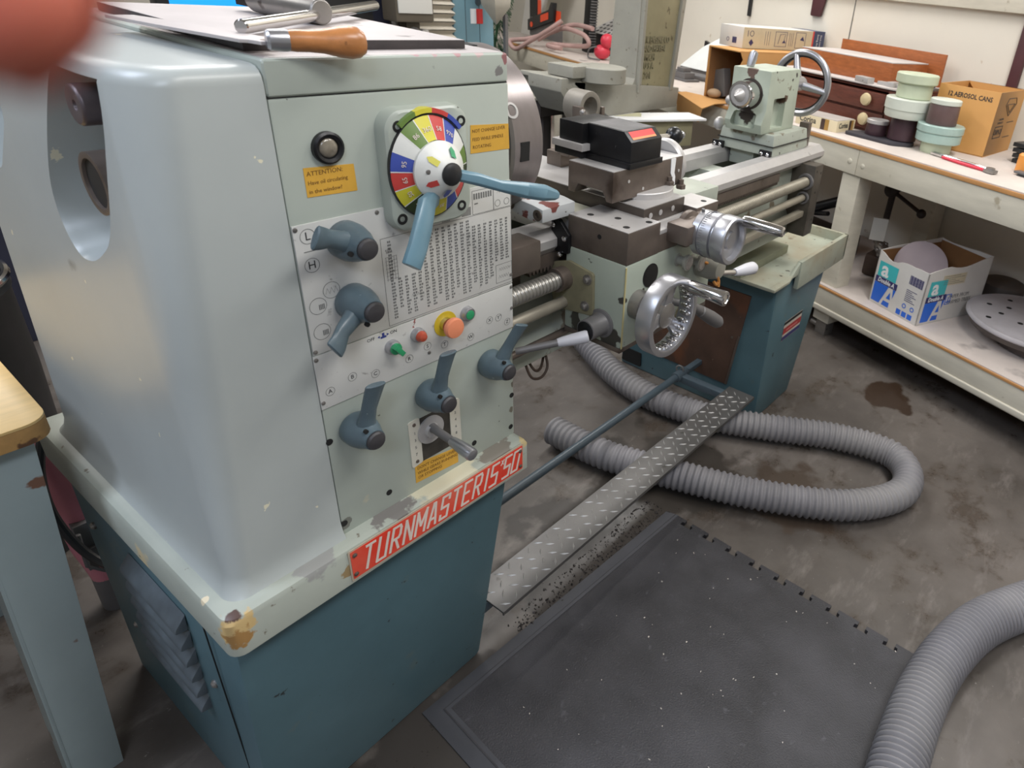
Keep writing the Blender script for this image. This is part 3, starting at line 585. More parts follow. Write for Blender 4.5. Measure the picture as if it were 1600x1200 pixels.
NS = 16
order = [2, 4, 0, 1, 2, 3, 4, 0, 3, 2, 5, 2, 3, 1]
start = math.radians(90 - 8)
seq = [3, 4, 0, 1, 5, 3, 4, 2, 2, 5, 2, 3, 4, 0, 1, 2]     # clockwise from top right
def dr(a, r, y): return (DC[0] + XS_ * r * math.cos(a), y + DY, DC[1] + ZS_ * r * math.sin(a))
for k in range(NS):
    a0 = math.radians(88) - 2 * PI * k / NS; a1 = a0 - 2 * PI / NS
    b.mi = seq[k]
    for q in range(3):
        c0 = a0 + (a1 - a0) * q / 3; c1 = a0 + (a1 - a0) * (q + 1) / 3
        b.poly([dr(c0, 0.069, 0.8035), dr(c1, 0.069, 0.8035), dr(c1, 0.040, 0.7865), dr(c0, 0.040, 0.7865)])
    b.mi = 0
    b.poly([dr(a0 + 0.012, 0.069, 0.8033), dr(a0 - 0.012, 0.069, 0.8033), dr(a0 - 0.012, 0.040, 0.7862), dr(a0 + 0.012, 0.040, 0.7862)])
dial = b.build('speed_dial', SW + [BLACK], fl, angle=20, label='speed dial of white, yellow, red, blue and green sectors')
NUM = {0: '58', 1: '970', 3: '', 4: '470', 7: '25', 8: '36', 9: '45', 10: '50', 11: '65', 12: '95', 14: '86', 15: '360'}
tm = []
for k, t in NUM.items():
    if not t: continue
    a = math.radians(88) - 2 * PI * (k + 0.5) / NS
    M = plane_m(dr(a, 0.0535, 0.7935), (-math.sin(a) * -1, 0, math.cos(a) * -1), (math.cos(a), 0.58, math.sin(a)))
    tm.append(textmesh([(t, 0, 0, 0.0095)], M))
bm = bmesh.new()
for q in tm: bm.from_mesh(q); bpy.data.meshes.remove(q)
me = bpy.data.meshes.new('dial_numbers'); bm.to_mesh(me); bm.free(); put('dial_numbers', me, CREAM, fl)
b = MB()
for k, mi in ((-1, 2), (0, 3), (1, 4), (-2, 1)):
    a0 = math.radians(84) - 2 * PI * (k + 0.0) / NS; a1 = a0 - 2 * PI / NS; b.mi = mi
    ring0 = []
    for q in range(4):
        c = a0 + (a1 - a0) * q / 3
        ring0.append([dr(c, 0.0725, 0.816), dr(c, 0.0725, 0.801), dr(c, 0.0785, 0.801), dr(c, 0.0785, 0.816)])
    b.loft(ring0)
b.build('index_tab', SW, fl, each=True)
MB().lathe((DC[0], 0.7865 + DY, DC[1]), (0, -1, 0), [(0, 0.042), (0.004, 0.0425), (0.005, 0.0415), (0.028, 0.0175), (0.029, 0.015)], 40).build('dial_cone', SW[0], fl, label='white cone with coloured pointers')
b = MB(); 
def ptr(a, mi, r0=0.0225, r1=0.036, w=0.0045):
    b.mi = mi; yy = lambda r: 0.7815 - (0.0415 - r) / (0.0415 - 0.0175) * 0.023 - 0.0016
    t = Vector((-math.sin(a), 0, math.cos(a)))
    P = lambda r, s_: Vector(dr(a, r, yy(r))) + t * s_
    b.poly([P(r0, -w), P(r0, w), P(r1 - 0.004, w), P(r1, 0), P(r1 - 0.004, -w)])
ptr(math.radians(140), 2); ptr(math.radians(62), 6); ptr(math.radians(205), 3); ptr(math.radians(268), 4); b.mi = 7; b.lathe((*dr(math.radians(172), 0.03, 0.7705),), (-0.5, -1, 0), [(0, 0.0035), (0.0015, 0.0035), (0.002, 0.002)], 12)
b.build('dial_pointer', SW + [STEEL], fl, each=True)
MB().lathe((DC[0], 0.7575 + DY, DC[1]), (0, -1, 0), [(0, 0.0155), (0.001, 0.0165), (0.003, 0.0165), (0.004, 0.0145), (0.006, 0.012), (0.0075, 0.005), (0.0077, 0.001)], 28).build('dial_cap', BLACK, fl)
def arm(pts, ws, ths, name, lab, nrm):
    P = [Vector(p) for p in pts]; rings = []
    for i, p in enumerate(P):
        t = (P[min(i + 1, len(P) - 1)] - P[max(i - 1, 0)]).normalized(); s_ = t.cross(Vector(nrm)).normalized(); n_ = s_.cross(t)
        rings.append([p + s_ * (ws[i] * c) + n_ * (ths[i] * d) for c, d in ((-1, -0.45), (-0.55, -1), (0.55, -1), (1, -0.45), (1, 0.5), (0.6, 1), (-0.6, 1), (-1, 0.5))])
    return MB().loft(rings).build(name, LEVERL, L, bevel=0.001, label=lab)
arm([(0.612, 0.812, 1.185), (0.598, 0.806, 1.185), (0.584, 0.797, 1.183), (0.565, 0.784, 1.158), (0.549, 0.776, 1.135), (0.532, 0.770, 1.112)], [0.014, 0.0155, 0.0165, 0.0155, 0.0155, 0.0155], [0.006, 0.008, 0.0085, 0.0075, 0.0075, 0.007], 'speed_handle', 'light blue flat handle hanging down from the dial', (0.1, 1, 0.2))
arm([(0.632, 0.793, 1.222), (0.662, 0.78, 1.213), (0.695, 0.768, 1.2), (0.738, 0.757, 1.188), (0.775, 0.754, 1.178), (0.800, 0.753, 1.170), (0.807, 0.753, 1.168)], [0.0085, 0.0095, 0.0085, 0.0125, 0.013, 0.0085, 0.005], [0.008, 0.008, 0.007, 0.008, 0.008, 0.006, 0.004], 'range_handle', 'light blue handle pointing right from the dial', (0, 1, 0))
# feed shift gate
gt = MB().box(0.577, 0.641, YF - 0.0004, YF + 0.001, 0.697, 0.789).build('shift_gate', mat('dark gate', (58, 54, 48), 0.6, var=0.4, vscale=40), L, label='dark shift gate between two white numbered strips')
b = MB(); b.prism(rpoly([(0.555, 0.694), (0.5775, 0.698), (0.5775, 0.793), (0.555, 0.791)], 0.004), 'y', YF - 0.002, YF); b.prism(rpoly([(0.6405, 0.697), (0.663, 0.695), (0.663, 0.792), (0.6405, 0.793)], 0.004), 'y', YF - 0.002, YF)
b.build('gate_strip', mat('gate strip white', (206, 202, 188), 0.45, var=0.08), gt, each=True)
put('strip_numbers', textmesh([(str(n), 0.566, 0.765 - 0.015 * i, 0.008) for i, n in enumerate((1, 3, 5, 7))] + [(str(n), 0.652, 0.765 - 0.015 * i, 0.008) for i, n in enumerate((2, 4, 6, 8))], FM(YF - 0.0022)), INKG, gt)
b = MB()
for x, z in ((0.566, 0.783), (0.566, 0.705), (0.652, 0.783), (0.652, 0.703)): b.lathe((x, YF - 0.002, z), (0, -1, 0), [(0, 0.0035), (0.0015, 0.003)], 10)
b.build('gate_screw', STEELB, gt, each=True)
MB().lathe((0.598, YF - 0.001, 0.757), (0, -1, 0), [(0, 0.027), (0.003, 0.027), (0.004, 0.014), (0.010, 0.013)], 32).build('gate_disc', STEELL, gt)
sl = MB().lathe((0.598, YF - 0.006, 0.763), (0, -1, -0.06), [(0, 0.009), (0.01, 0.0075), (0.055, 0.0075)], 18).build('shift_lever', GREYD, L, label='grey rod shift lever with pale grip')
MB().lathe((0.598, YF - 0.058, 0.760), (0, -1, -0.06), [(0, 0.0078), (0.003, 0.009), (0.03, 0.0115), (0.05, 0.0118), (0.054, 0.0105), (0.055, 0.0085)], 20).build('grip', ALU, sl)
sl = MB().cyl((0.797, 0.848, 0.836), (0.88, 0.775, 0.858), 0.0072, seg=16).build('clutch_lever', GREYD, L, label='grey lever rod with white knob in front of the bed')
MB().lathe((0.858, 0.795, 0.852), Vector((0.045, -0.039, 0.012)), [(0, 0.0082), (0.010, 0.010), (0.03, 0.0118), (0.056, 0.013), (0.06, 0.012), (0.061, 0.010)], 22).build('knob', mat('pale grey knob', (190, 190, 196), 0.4, var=0.04), sl)
# chuck
ch = MB().lathe((0.80, 1.027, 1.217), (1, 0, 0), [(0, 0.06), (0.025, 0.06), (0.025, 0.146), (0.029, 0.152), (0.096, 0.152), (0.10, 0.148), (0.10, 0.03)], 64).build('chuck', mat('chuck steel', (138, 130, 128), 0.34, metal=0.6, var=0.14, vscale=8, stretch=(3, 1, 1)), L, label='large round steel chuck')
b = MB()
for k in range(4):
    a = math.radians(-3 + 90 * k); b.at((0.851, 1.027, 1.217), (-a, 0, 0)).box(-0.009, 0.012, -0.1526, -0.148, -0.017, 0.017)
b.build('jaw_slot', DARK, ch, each=True)
b = MB()
for k in range(4):
    a = math.radians(-3 + 90 * k); b.at((0, 1.027, 1.217), (-a + PI / 2, 0, 0)).box(0.897, 0.925, -0.012, 0.012, 0.05, 0.10)
b.build('chuck_jaw', STEELB, ch, bevel=0.002, each=True)
b = MB(); a = math.radians(24); b.lathe((0.834, 1.027 - 0.152 * math.cos(a), 1.217 + 0.152 * math.sin(a)), (0, -math.cos(a), math.sin(a)), [(-0.002, 0.014), (0.0008, 0.014), (0.001, 0.010), (-0.001, 0.009)], 24); b.build('key_hole', STEELL, ch)

# bed
b = MB().prism([(0.915, 0.735), (1.175, 0.735), (1.175, 0.80), (1.16, 0.83), (1.16, 0.985), (0.93, 0.985), (0.93, 0.83), (0.915, 0.80)], 'x', 0.79, 2.31)
bed = b.mesh('bed', bevel=0.004)
cuts = [MB().prism(rpoly([(x, 0.955), (x + 0.24, 0.955), (x + 0.24, 1.13), (x, 1.13)], 0.03), 'z', 0.80, 1.1).mesh('c') for x in (0.94, 1.26, 1.58, 1.9)]
put('bed', boolean(bed, cuts), GREEND, L, 'worn pale green cast bed')
W = MB().prism([(0.893, 1.0), (0.893, 1.017), (0.914, 1.036), (0.952, 1.036), (0.962, 1.026), (0.962, 0.985), (0.905, 0.985)], 'x', 0.80, 2.33).build('front_way', STEELL, L, bevel=0.0006, segs=1, angle=15, label='bright ground front bed way')
MB().prism([(1.095, 0.985), (1.095, 1.02), (1.105, 1.036), (1.148, 1.036), (1.163, 1.018), (1.163, 0.985)], 'x', 0.80, 2.33).build('rear_way', STEELL, L, bevel=0.0006, segs=1, angle=15, label='bright ground rear bed way')
b = MB().box(0.88, 2.0, 0.9, 0.93, 0.958, 0.985); 
for i in range(110):
    x = 0.885 + i * 0.0101
    b.loft([[(x, 0.9, 0.958), (x + 0.0075, 0.9, 0.958), (x + 0.0075, 0.93, 0.958), (x, 0.93, 0.958)], [(x + 0.0025, 0.9, 0.949), (x + 0.005, 0.9, 0.949), (x + 0.005, 0.93, 0.949), (x + 0.0025, 0.93, 0.949)]])
b.build('gear_rack', STEELB, L)
# lead screw with thread ridges, feed rod, control rod
def thread(x0, x1, y, z, r, pitch):
    n = int((x1 - x0) / pitch); pr = []
    for i in range(n): t = i * pitch; pr += [(t, r * 0.82), (t + pitch * 0.2, r), (t + pitch * 0.6, r), (t + pitch * 0.8, r * 0.82)]
    return MB().lathe((x0, y, z), (1, 0, 0), pr, 18)
thread(0.797, 0.975, 0.872, 0.938, 0.019, 0.0095).build('lead_screw', SCREWM, L, angle=80)
thread(1.2, 2.17, 0.872, 0.938, 0.0178, 0.0095).build('lead_screw', ROD, L, angle=80)
MB().cyl((0.797, 0.872, 0.882), (2.17, 0.872, 0.882), 0.0125).build('feed_rod', ROD, L)
MB().box(1.2, 2.17, 0.86, 0.884, 0.815, 0.836).build('control_rod', ROD, L, bevel=0.003)
MB().cyl((0.797, 0.885, 0.80), (1.0, 0.885, 0.80), 0.008).build('control_rod', STEELB, L)
br = MB().box(2.16, 2.225, 0.845, 0.93, 0.745, 0.995).build('rod_bracket', mat('dark oily iron', (84, 78, 70), 0.5, metal=0.35, var=0.3, vscale=14), L, bevel=0.003, label='dark oily end bracket of the lead screw')
b = MB()
for z, r in ((0.938, 0.028), (0.882, 0.022)): b.ring((2.15, 0.872, z), (1, 0, 0), r * 0.7, r, 0.012)
b.build('bearing_bush', GREYD, br, bevel=0.001, each=True)
b = MB()
for x, z in ((2.175, 0.975), (2.212, 0.965), (2.19, 0.9), (2.205, 0.80)): b.lathe((x, 0.8452, z), (0, -1, 0), [(0, 0.004), (0.0006, 0.004)], 10)
b.build('bracket_hole', DARK, br, each=True)
# steel block and castings by the chuck
MB().box(0.80, 0.886, 0.868, 0.93, 0.978, 1.037).build('end_block', STEELB, L, bevel=0.004)
b = MB().prism(rpoly([(0.80, 0.93), (0.862, 0.93), (0.862, 0.972), (0.80, 0.972)], 0.006), 'y', 0.90, 0.912); b.build('apron_stop', STEELB, L, bevel=0.001)
pr_ = [(1.0, 1.102), (0.90, 1.098), (0.872, 1.094), (0.872, 1.068), (0.905, 1.066), (0.945, 1.07), (0.975, 1.08), (1.0, 1.094)]
gb = MB().prism(pr_, 'x', 0.893, 0.984).build('saddle_guard', PAINTPEEL, L, bevel=0.002, label='curved casting left of the saddle, white paint flaking to red')
b = MB()
for y, z in ((0.958, 1.086), (0.884, 1.081)): b.lathe((0.8935, y, z), (-1, 0, 0), [(0, 0.011), (0.003, 0.011), (0.003, 0.0055), (0.0005, 0.005)], 18)
b.build('socket_bolt', STEELB, gb, each=True)
# carriage
APM = mat('apron green paint', (166, 174, 160), 0.45, var=0.08, vscale=7, speck=((70, 68, 60), 40, 0.71, 0.03))
spots(APM, [(lo(0.963, 0.75, 0.835), 0.05, (60, 58, 52), 40, 1.5), (lo(0.963, 0.83, 0.85), 0.05, (64, 62, 54), 30, 1.6), (lo(0.966, 0.72, 0.93), 0.02, (64, 62, 56), 50, 1.8), (lo(1.2, 0.72, 0.83), 0.06, (120, 112, 84), 30, 1.6)])
ap = MB().box(0.963, 1.295, 0.72, 0.875, 0.822, 1.007).build('apron', APM, L, bevel=0.006, label='pale green carriage apron')
MB().box(0.963, 1.295, 0.722, 0.875, 0.812, 0.823).build('apron_base', STEELB, ap, bevel=0.001)
MB().box(0.9632, 0.9665, 0.7185, 0.7205, 0.824, 1.003).build('apron_seam', mat('yellowed seam', (190, 178, 128), 0.5), ap)
sd = MB().box(0.985, 1.29, 0.757, 1.2, 1.007, 1.056).build('saddle', STEELL, L, bevel=0.002, label='dusty steel saddle across the bed')
MB().box(0.965, 1.071, 0.72, 0.872, 1.006, 1.072).build('saddle_block', STEELB, sd, bevel=0.0025)
MB().box(0.966, 1.070, 0.721, 0.871, 1.0715, 1.0728).build('saddle_block_top', STEELL, sd)
MB().box(1.071, 1.21, 0.722, 0.76, 1.0, 1.046).build('saddle_front', STEELB, sd, bevel=0.002)
MB().box(1.21, 1.302, 0.724, 0.80, 1.03, 1.071).build('saddle_block', STEELB, sd, bevel=0.0025)
MB().box(1.211, 1.301, 0.725, 0.799, 1.0705, 1.0715).build('saddle_block_top', STEELL, sd)
MB().box(1.215, 1.43, 0.80, 0.90, 1.0, 1.066).build('saddle_wing', GREEND, sd, bevel=0.004)
MB().box(0.985, 1.06, 0.875, 1.2, 1.05, 1.062).build('saddle_wing', mat('pale way cover', (186, 184, 166), 0.5, var=0.1), sd, bevel=0.003)
b = MB()
for x, y in ((0.99, 0.745), (1.05, 0.735), (1.02, 0.79), (0.995, 0.84), (1.27, 0.745)): b.ring((x, y, 1.0725 if x < 1.2 else 1.0712), (0, 0, 1), 0.004, 0.007, 0.0006, 16); b.lathe((x, y, 1.0722 if x < 1.2 else 1.071), (0, 0, 1), [(0, 0.004), (0.0008, 0.0038)], 12)
b.lathe((0.9652, 0.79, 1.047), (-1, 0, 0), [(0, 0.005), (0.0006, 0.005)], 14)
b.build('oil_hole', DARK, sd)
MB().prism(rpoly([(0.862, 0.99), (0.91, 0.99), (0.91, 1.058), (0.89, 1.058), (0.862, 1.03)], 0.005), 'x', 0.957, 0.966).build('way_wiper', BLACKM, sd, bevel=0.001)
b = MB()
for y, z in ((0.902, 1.045), (0.872, 1.022), (0.885, 0.985)): b.lathe((0.957, y, z), (-1, 0, 0), [(0, 0.006), (0.004, 0.006), (0.006, 0.003)], 12)
b.build('wiper_screw', CHROME, sd, each=True)
xs = MB().box(1.062, 1.209, 0.757, 1.24, 1.056, 1.090).build('cross_slide', mat('cross slide dark side', (88, 80, 74), 0.4, metal=0.5, var=0.2, vscale=12), L, bevel=0.002, label='long cross slide with dusty bright top')
MB().box(1.063, 1.208, 0.758, 1.239, 1.0895, 1.0912).build('slide_top', STEELL, xs)
b = MB()
for x, z in ((1.085, 1.073), (1.12, 1.073), (1.165, 1.073)): b.lathe((x, 0.7572, z), (0, -1, 0), [(0, 0.006), (0.001, 0.006), (0.0015, 0.004)], 16)
b.build('gib_screw', STEELL, xs, each=True)
MB().box(1.072, 1.2, 0.722, 0.757, 1.044, 1.053).build('slide_gib', STEELL, xs, bevel=0.001)
b = MB().box(1.098, 1.235, 0.672, 0.724, 1.026, 1.066).build('screw_bracket', STEELB, xs, bevel=0.003)
MB().lathe((1.167, 0.722, 1.038), (0, -1, 0), [(0, 0.04), (0.012, 0.04), (0.014, 0.03), (0.05, 0.02)], 30).build('screw_flange', STEELB, xs, bevel=0.001)
cw = MB().lathe((1.167, 0.682, 1.041), (0, -1, 0), [(0, 0.02), (0, 0.046), (0.002, 0.048), (0.016, 0.048), (0.017, 0.0455), (0.019, 0.0455), (0.02, 0.048), (0.044, 0.049), (0.046, 0.044), (0.049, 0.044), (0.051, 0.050), (0.054, 0.051), (0.078, 0.051), (0.081, 0.049), (0.082, 0.044), (0.081, 0.041), (0.07, 0.039), (0.068, 0.02), (0.074, 0.018), (0.074, 0.001)], 48).build('cross_feed_handwheel', ALU, L, label='stacked aluminium dial and handwheel of the cross feed')
MB().lathe((1.203, 0.604, 1.077), (0, -1, 0), [(0, 0.011), (0.01, 0.0125), (0.075, 0.0118), (0.09, 0.0105), (0.092, 0.007)], 22).build('crank_handle', CHROME, cw)
b = MB(); b.lathe((1.16, 0.679, 1.0895), (0, -0.2, 1), [(0, 0.004), (0.003, 0.004), (0.004, 0.002)], 12)
for k in range(60): 
    a = 2 * PI * k / 60; c = Vector((1.167, 0.655, 1.041)); r = 0.0489
    b.at(c, (0, -a, 0)).box(r - 0.0008, r + 0.0003, -0.007 if k % 5 == 0 else -0.001, 0.006, -0.0003, 0.0003)
b.build('dial_marks', GREYD, cw)
# compound slide, tool post
cs = MB().lathe((1.165, 0.855, 1.0905), (0, 0, 1), [(0, 0.08), (0.012, 0.08), (0.014, 0.078), (0.014, 0.02)], 48).build('swivel_base', STEELL, L, bevel=0.001, label='round swivel base of the top slide')
b = MB()
for x, y in ((1.215, 0.805), (1.235, 0.83), (1.255, 0.80)): b.lathe((x, y, 1.103 if x < 1.25 else 1.09), (0, 0, 1), [(0, 0.011), (0.009, 0.011), (0.010, 0.009)], 6); b.lathe((x, y, 1.112 if x < 1.25 else 1.1), (0, 0, 1), [(0, 0.006), (0.01, 0.006)], 10)
b.build('clamp_nut', STEELB, cs)
pf = [(0.807, 1.098), (0.807, 1.160), (0.924, 1.160), (0.924, 1.098), (0.908, 1.098), (0.897, 1.118), (0.833, 1.118), (0.822, 1.098)]
co = MB().prism(pf, 'x', 1.02, 1.265).build('compound_slide', STEELB, L, bevel=0.0015, label='browned steel top slide with dovetail end')
MB().box(1.021, 1.264, 0.808, 0.923, 1.1598, 1.1612).build('slide_top', STEELL, co)
MB().prism([(0.829, 1.104), (0.835, 1.1165), (0.895, 1.1165), (0.901, 1.104)], 'x', 1.05, 1.25).build('dovetail', STEELL, co)
b = MB(); b.prism(rpoly([(1.217, 1.16), (1.235, 1.16), (1.233, 1.128), (1.238, 1.118), (1.238, 1.1), (1.224, 1.1), (1.226, 1.118), (1.219, 1.128)], 0.002), 'y', 0.8058, 0.8072); b.build('white_paint_run', PAPER, co)
b = MB()
for x, z in ((1.25, 1.13), (1.12, 1.112), (1.07, 1.135)): b.lathe((x, 0.8068, z), (0, -1, 0), [(0, 0.0035), (0.001, 0.0035)], 12)
b.build('gib_screw', STEELL, co, each=True)
tpz = [(0.915, 1.1615), (0.915, 1.232), (0.82, 1.232), (0.80, 1.214), (0.80, 1.1615)]
tp = MB().prism(tpz, 'x', 1.062, 1.165).build('tool_post', BLACKM, L, bevel=0.002, label='black tool post block with red label on its bevel')
MB().box(1.058, 1.17, 0.797, 0.92, 1.1612, 1.1735).build('post_foot', BLACKM, tp, bevel=0.0015)
MB().box(1.046, 1.16, 0.912, 0.975, 1.192, 1.232).build('upper_jaw', BLACKM, tp, bevel=0.002)
MB().box(1.046, 1.15, 0.912, 0.988, 1.162, 1.178).build('lower_jaw', BLACKM, tp, bevel=0.002)
MB().box(1.038, 1.15, 0.905, 0.988, 1.178, 1.192).build('cutting_tool', STEELL, tp, bevel=0.001)
MB().box(1.066, 1.161, 0.8225, 0.914, 1.2315, 1.2325).build('post_top', mat('dusty black top', (96, 94, 94), 0.5, var=0.35, vscale=12), tp)
nrm = Vector((0, -0.018, 0.02)).normalized()
b = MB(); c = Vector((0, 0.81, 1.223)) + nrm * 0.0006; t = Vector((0, -0.02, -0.018)).normalized()
for mi, (a0, a1, x0, x1) in enumerate(((-0.0105, 0.0035, 1.072, 1.15), (0.0035, 0.0085, 1.072, 1.15))):
    b.mi = mi; b.poly([c + t * a0 + Vector((x0, 0, 0)), c + t * a0 + Vector((x1, 0, 0)), c + t * a1 + Vector((x1, 0, 0)), c + t * a1 + Vector((x0, 0, 0))])
b.build('red_label', [REDST, hue('orange label', (214, 140, 84))], tp)
bl = MB().cyl((1.165, 0.885, 1.192), (1.32, 0.885, 1.182), 0.0065).build('clamp_lever', CHROME, L, label='steel clamp lever with black ball knob')
MB().ball((1.338, 0.885, 1.181), 0.021, 28, 18).build('black_ball', mat('glossy black ball', (20, 20, 22), 0.32, var=0.05), bl)
MB().ball((1.385, 0.895, 1.176), 0.009).build('small_ball', ALU, bl)
hw = MB().lathe((1.268, 0.866, 1.13), (1, 0, 0), [(0, 0.02), (0, 0.052), (0.006, 0.056), (0.018, 0.056), (0.022, 0.053), (0.022, 0.046), (0.012, 0.044), (0.012, 0.01)], 44).build('top_slide_handwheel', STEELL, L, label='pale round handwheel of the top slide')
MB().cyl((1.265, 0.866, 1.13), (1.31, 0.866, 1.13), 0.014).build('hub', ALU, hw)
rg = MB().ring((1.27, 1.085, 1.215), (0, 1, 0), 0.025, 0.038, 0.055, 40).build('ring_fixture', mat('grimy grey iron', (128, 122, 112), 0.5, metal=0.2, var=0.2, vscale=14), L, bevel=0.002, label='grey ring fixture behind the tool post')
b = MB().box(1.222, 1.236, 1.075, 1.1, 1.12, 1.222); b.box(1.16, 1.24, 1.05, 1.09, 1.12, 1.142); b.box(1.306, 1.318, 1.08, 1.10, 1.12, 1.215); b.box(1.16, 1.318, 1.075, 1.12, 1.091, 1.125)
b.build('fixture_arm', STEELB, rg, bevel=0.002)
MB().lathe((1.229, 1.076, 1.21), (0, -1, 0), [(0, 0.008), (0.006, 0.008), (0.01, 0.005)], 14).build('fixture_bolt', STEEL, rg)
# apron wheel and levers
aw = MB().ring((1.005, 0.66, 0.915), (0, -1, 0), 0.069, 0.083, 0.036, 64)
for k in range(3):
    a = math.radians(-45 + 120 * k); d = Vector((math.cos(a), 0, math.sin(a))); n = Vector((-math.sin(a), 0, math.cos(a))); c = Vector((1.005, 0.65, 0.915))
    aw.loft([[c + d * r + n * w + Vector((0, y, 0)) for w, y in ((-hw_, -0.006), (hw_, -0.006), (hw_, 0.006), (-hw_, 0.006))] for r, hw_ in ((0.01, 0.015), (0.035, 0.012), (0.071, 0.015))])
aw = aw.build('apron_handwheel', ALU, L, bevel=0.0025, label='large aluminium carriage handwheel')
b = MB()
for k in range(26):
    a = 2 * PI * k / 26; b.at((1.005, 0.642, 0.915), (0, -a, 0)).ball((0.068, 0, 0), 0.0062, 10, 8, sc=(0.8, 2.2, 1))
b.build('finger_grip', CHROME, aw, each=True)
MB().lathe((1.007, 0.722, 0.913), (0, -1, 0), [(0, 0.031), (0.026, 0.031), (0.028, 0.028), (0.03, 0.024), (0.05, 0.022), (0.06, 0.026), (0.08, 0.026), (0.082, 0.02)], 36).build('wheel_hub', STEEL, aw)
MB().lathe((1.052, 0.63, 0.969), (0, -1, 0), [(0, 0.012), (0.012, 0.0145), (0.055, 0.0138), (0.085, 0.0155), (0.088, 0.0145), (0.089, 0.009), (0.087, 0.008)], 26).build('wheel_handle', CHROME, aw)
MB().lathe((1.048, 0.7195, 0.964), (0, -1, 0), [(0, 0.0255), (0.001, 0.0255), (0.0015, 0.02)], 32).build('oil_plug', BLACKM, ap)
for x, z, w in ((1.148, 0.971, 0.0175), (1.205, 0.955, 0.0185)):
    k = MB().lathe((x, 0.72, z), (0, -1, 0), [(0, 0.014), (0.002, 0.014), (0.003, 0.0105), (0.02, 0.0105), (0.022, w), (0.028, w), (0.029, w - 0.003)], 26).build('push_pull_knob', [OLIVEL], L, label=None)
    MB().lathe((x, 0.6905, z), (0, -1, 0), [(0, w - 0.003), (0.0008, w - 0.004)], 24).build('knob_face', mat('etched knob face', (158, 150, 142), 0.5, var=0.3, vscale=90), k)
kl = MB().lathe((1.245, 0.72, 0.937), (0, -1, 0), [(0, 0.03), (0.03, 0.03), (0.05, 0.024), (0.055, 0.022), (0.056, 0.018)], 28).build('half_nut_lever', OLIVEL, L, label='grey hub lever with white grip on the right of the apron')
MB().cyl((1.24, 0.68, 0.925), (1.33, 0.668, 0.905), 0.0065).build('lever_rod', CHROME, kl)
MB().lathe((1.322, 0.669, 0.907), Vector((0.09, -0.012, -0.008)), [(0, 0.008), (0.004, 0.0095), (0.05, 0.015), (0.075, 0.0155), (0.082, 0.012), (0.084, 0.006)], 22).build('lever_grip', mat('white grip', (206, 206, 212), 0.35, var=0.04), kl)
b = MB()
for p in ([(1.21, 0.695, 0.958), (1.222, 0.688, 0.952), (1.235, 0.69, 0.955)], [(1.235, 0.668, 0.925), (1.24, 0.664, 0.912), (1.238, 0.662, 0.898)], [(1.228, 0.67, 0.912), (1.232, 0.664, 0.904), (1.236, 0.664, 0.910)]): b.tube(catmull(p, 4), 0.0035, 8)
b.build('orange_string', mat('orange string', (196, 132, 62), 0.7, var=0.2), kl)
fl2 = MB().cyl((1.12, 0.715, 0.885), (1.165, 0.672, 0.868), 0.0085).build('feed_lever', GREYD, L, label='grey feed lever pointing down right behind the handwheel')
MB().lathe((1.16, 0.676, 0.87), Vector((0.125, -0.022, -0.088)), [(0, 0.010), (0.03, 0.0125), (0.032, 0.0115), (0.034, 0.0135), (0.085, 0.0165), (0.115, 0.0155), (0.125, 0.011), (0.127, 0.005)], 24).build('lever_grip', GREYD, fl2)
# left side of the apron
pl = MB().prism(rpoly([(0.792, 0.876), (0.90, 0.862), (0.915, 0.96), (0.86, 0.978), (0.795, 0.968)], 0.008), 'x', 0.956, 0.9635).build('screw_guard', mat('oily green plate', (132, 126, 100), 0.5, var=0.2, vscale=14), L, bevel=0.001, label='oily green plate around the lead screw')
b = MB()
for y, z in ((0.808, 0.953), (0.812, 0.893)): b.lathe((0.956, y, z), (-1, 0, 0), [(0, 0.011), (0.002, 0.011), (0.002, 0.007), (0.007, 0.007), (0.009, 0.004)], 16)
b.build('plate_bolt', STEEL, pl, each=True)
MB().ring((0.93, 0.872, 0.938), (1, 0, 0), 0.0195, 0.025, 0.03, 28).build('screw_sleeve', STEELB, pl)
kn = MB().lathe((0.963, 0.772, 0.866), (-1, 0, 0), [(0, 0.031), (0.004, 0.031), (0.006, 0.025), (0.01, 0.0225), (0.05, 0.0225), (0.051, 0.02)], 32).build('apron_knob', GREYD, L, label='greasy grey knob on the left side of the apron')
MB().lathe((0.9122, 0.772, 0.866), (-1, 0, 0), [(0, 0.0205), (0.0008, 0.019)], 26).build('knob_end', BLACKM, kn)
MB().lathe((0.963, 0.815, 0.865), (-1, 0, 0), [(0, 0.018), (0.003, 0.018), (0.004, 0.015)], 24).build('apron_plug', GREEND, ap)
# tailstock
ts = MB().taper((1.965, 2.235, 0.922, 1.128), 1.036, (1.975, 2.225, 0.93, 1.12), 1.10).build('tailstock_base', GREEND, L, bevel=0.004, label='pale green tailstock base with chipped paint')
MB().box(1.963, 2.237, 0.921, 1.129, 1.066, 1.0675).build('base_joint', DARK, ts)
MB().box(1.99, 2.12, 1.0, 1.09, 0.985, 1.037).build('base_clamp', GREEND, ts, bevel=0.006)
b = MB(); b.box(1.955, 1.966, 0.925, 0.965, 1.032, 1.054); b.box(1.955, 1.966, 1.10, 1.14, 1.032, 1.054); b.build('tailstock_wiper', BLACKM, ts, bevel=0.001, each=True)
b = MB()
for y in (0.934, 0.956, 1.11, 1.13): b.lathe((1.955, y, 1.043), (-1, 0, 0), [(0, 0.006), (0.003, 0.006), (0.005, 0.003)], 12)
b.build('wiper_screw', CHROME, ts, each=True)
tm_ = MB().prism([(1.945, 1.10), (1.935, 1.13), (1.955, 1.17), (1.955, 1.288), (2.165, 1.288), (2.175, 1.10)], 'y', 0.962, 1.095).mesh('t', bevel=0.004)
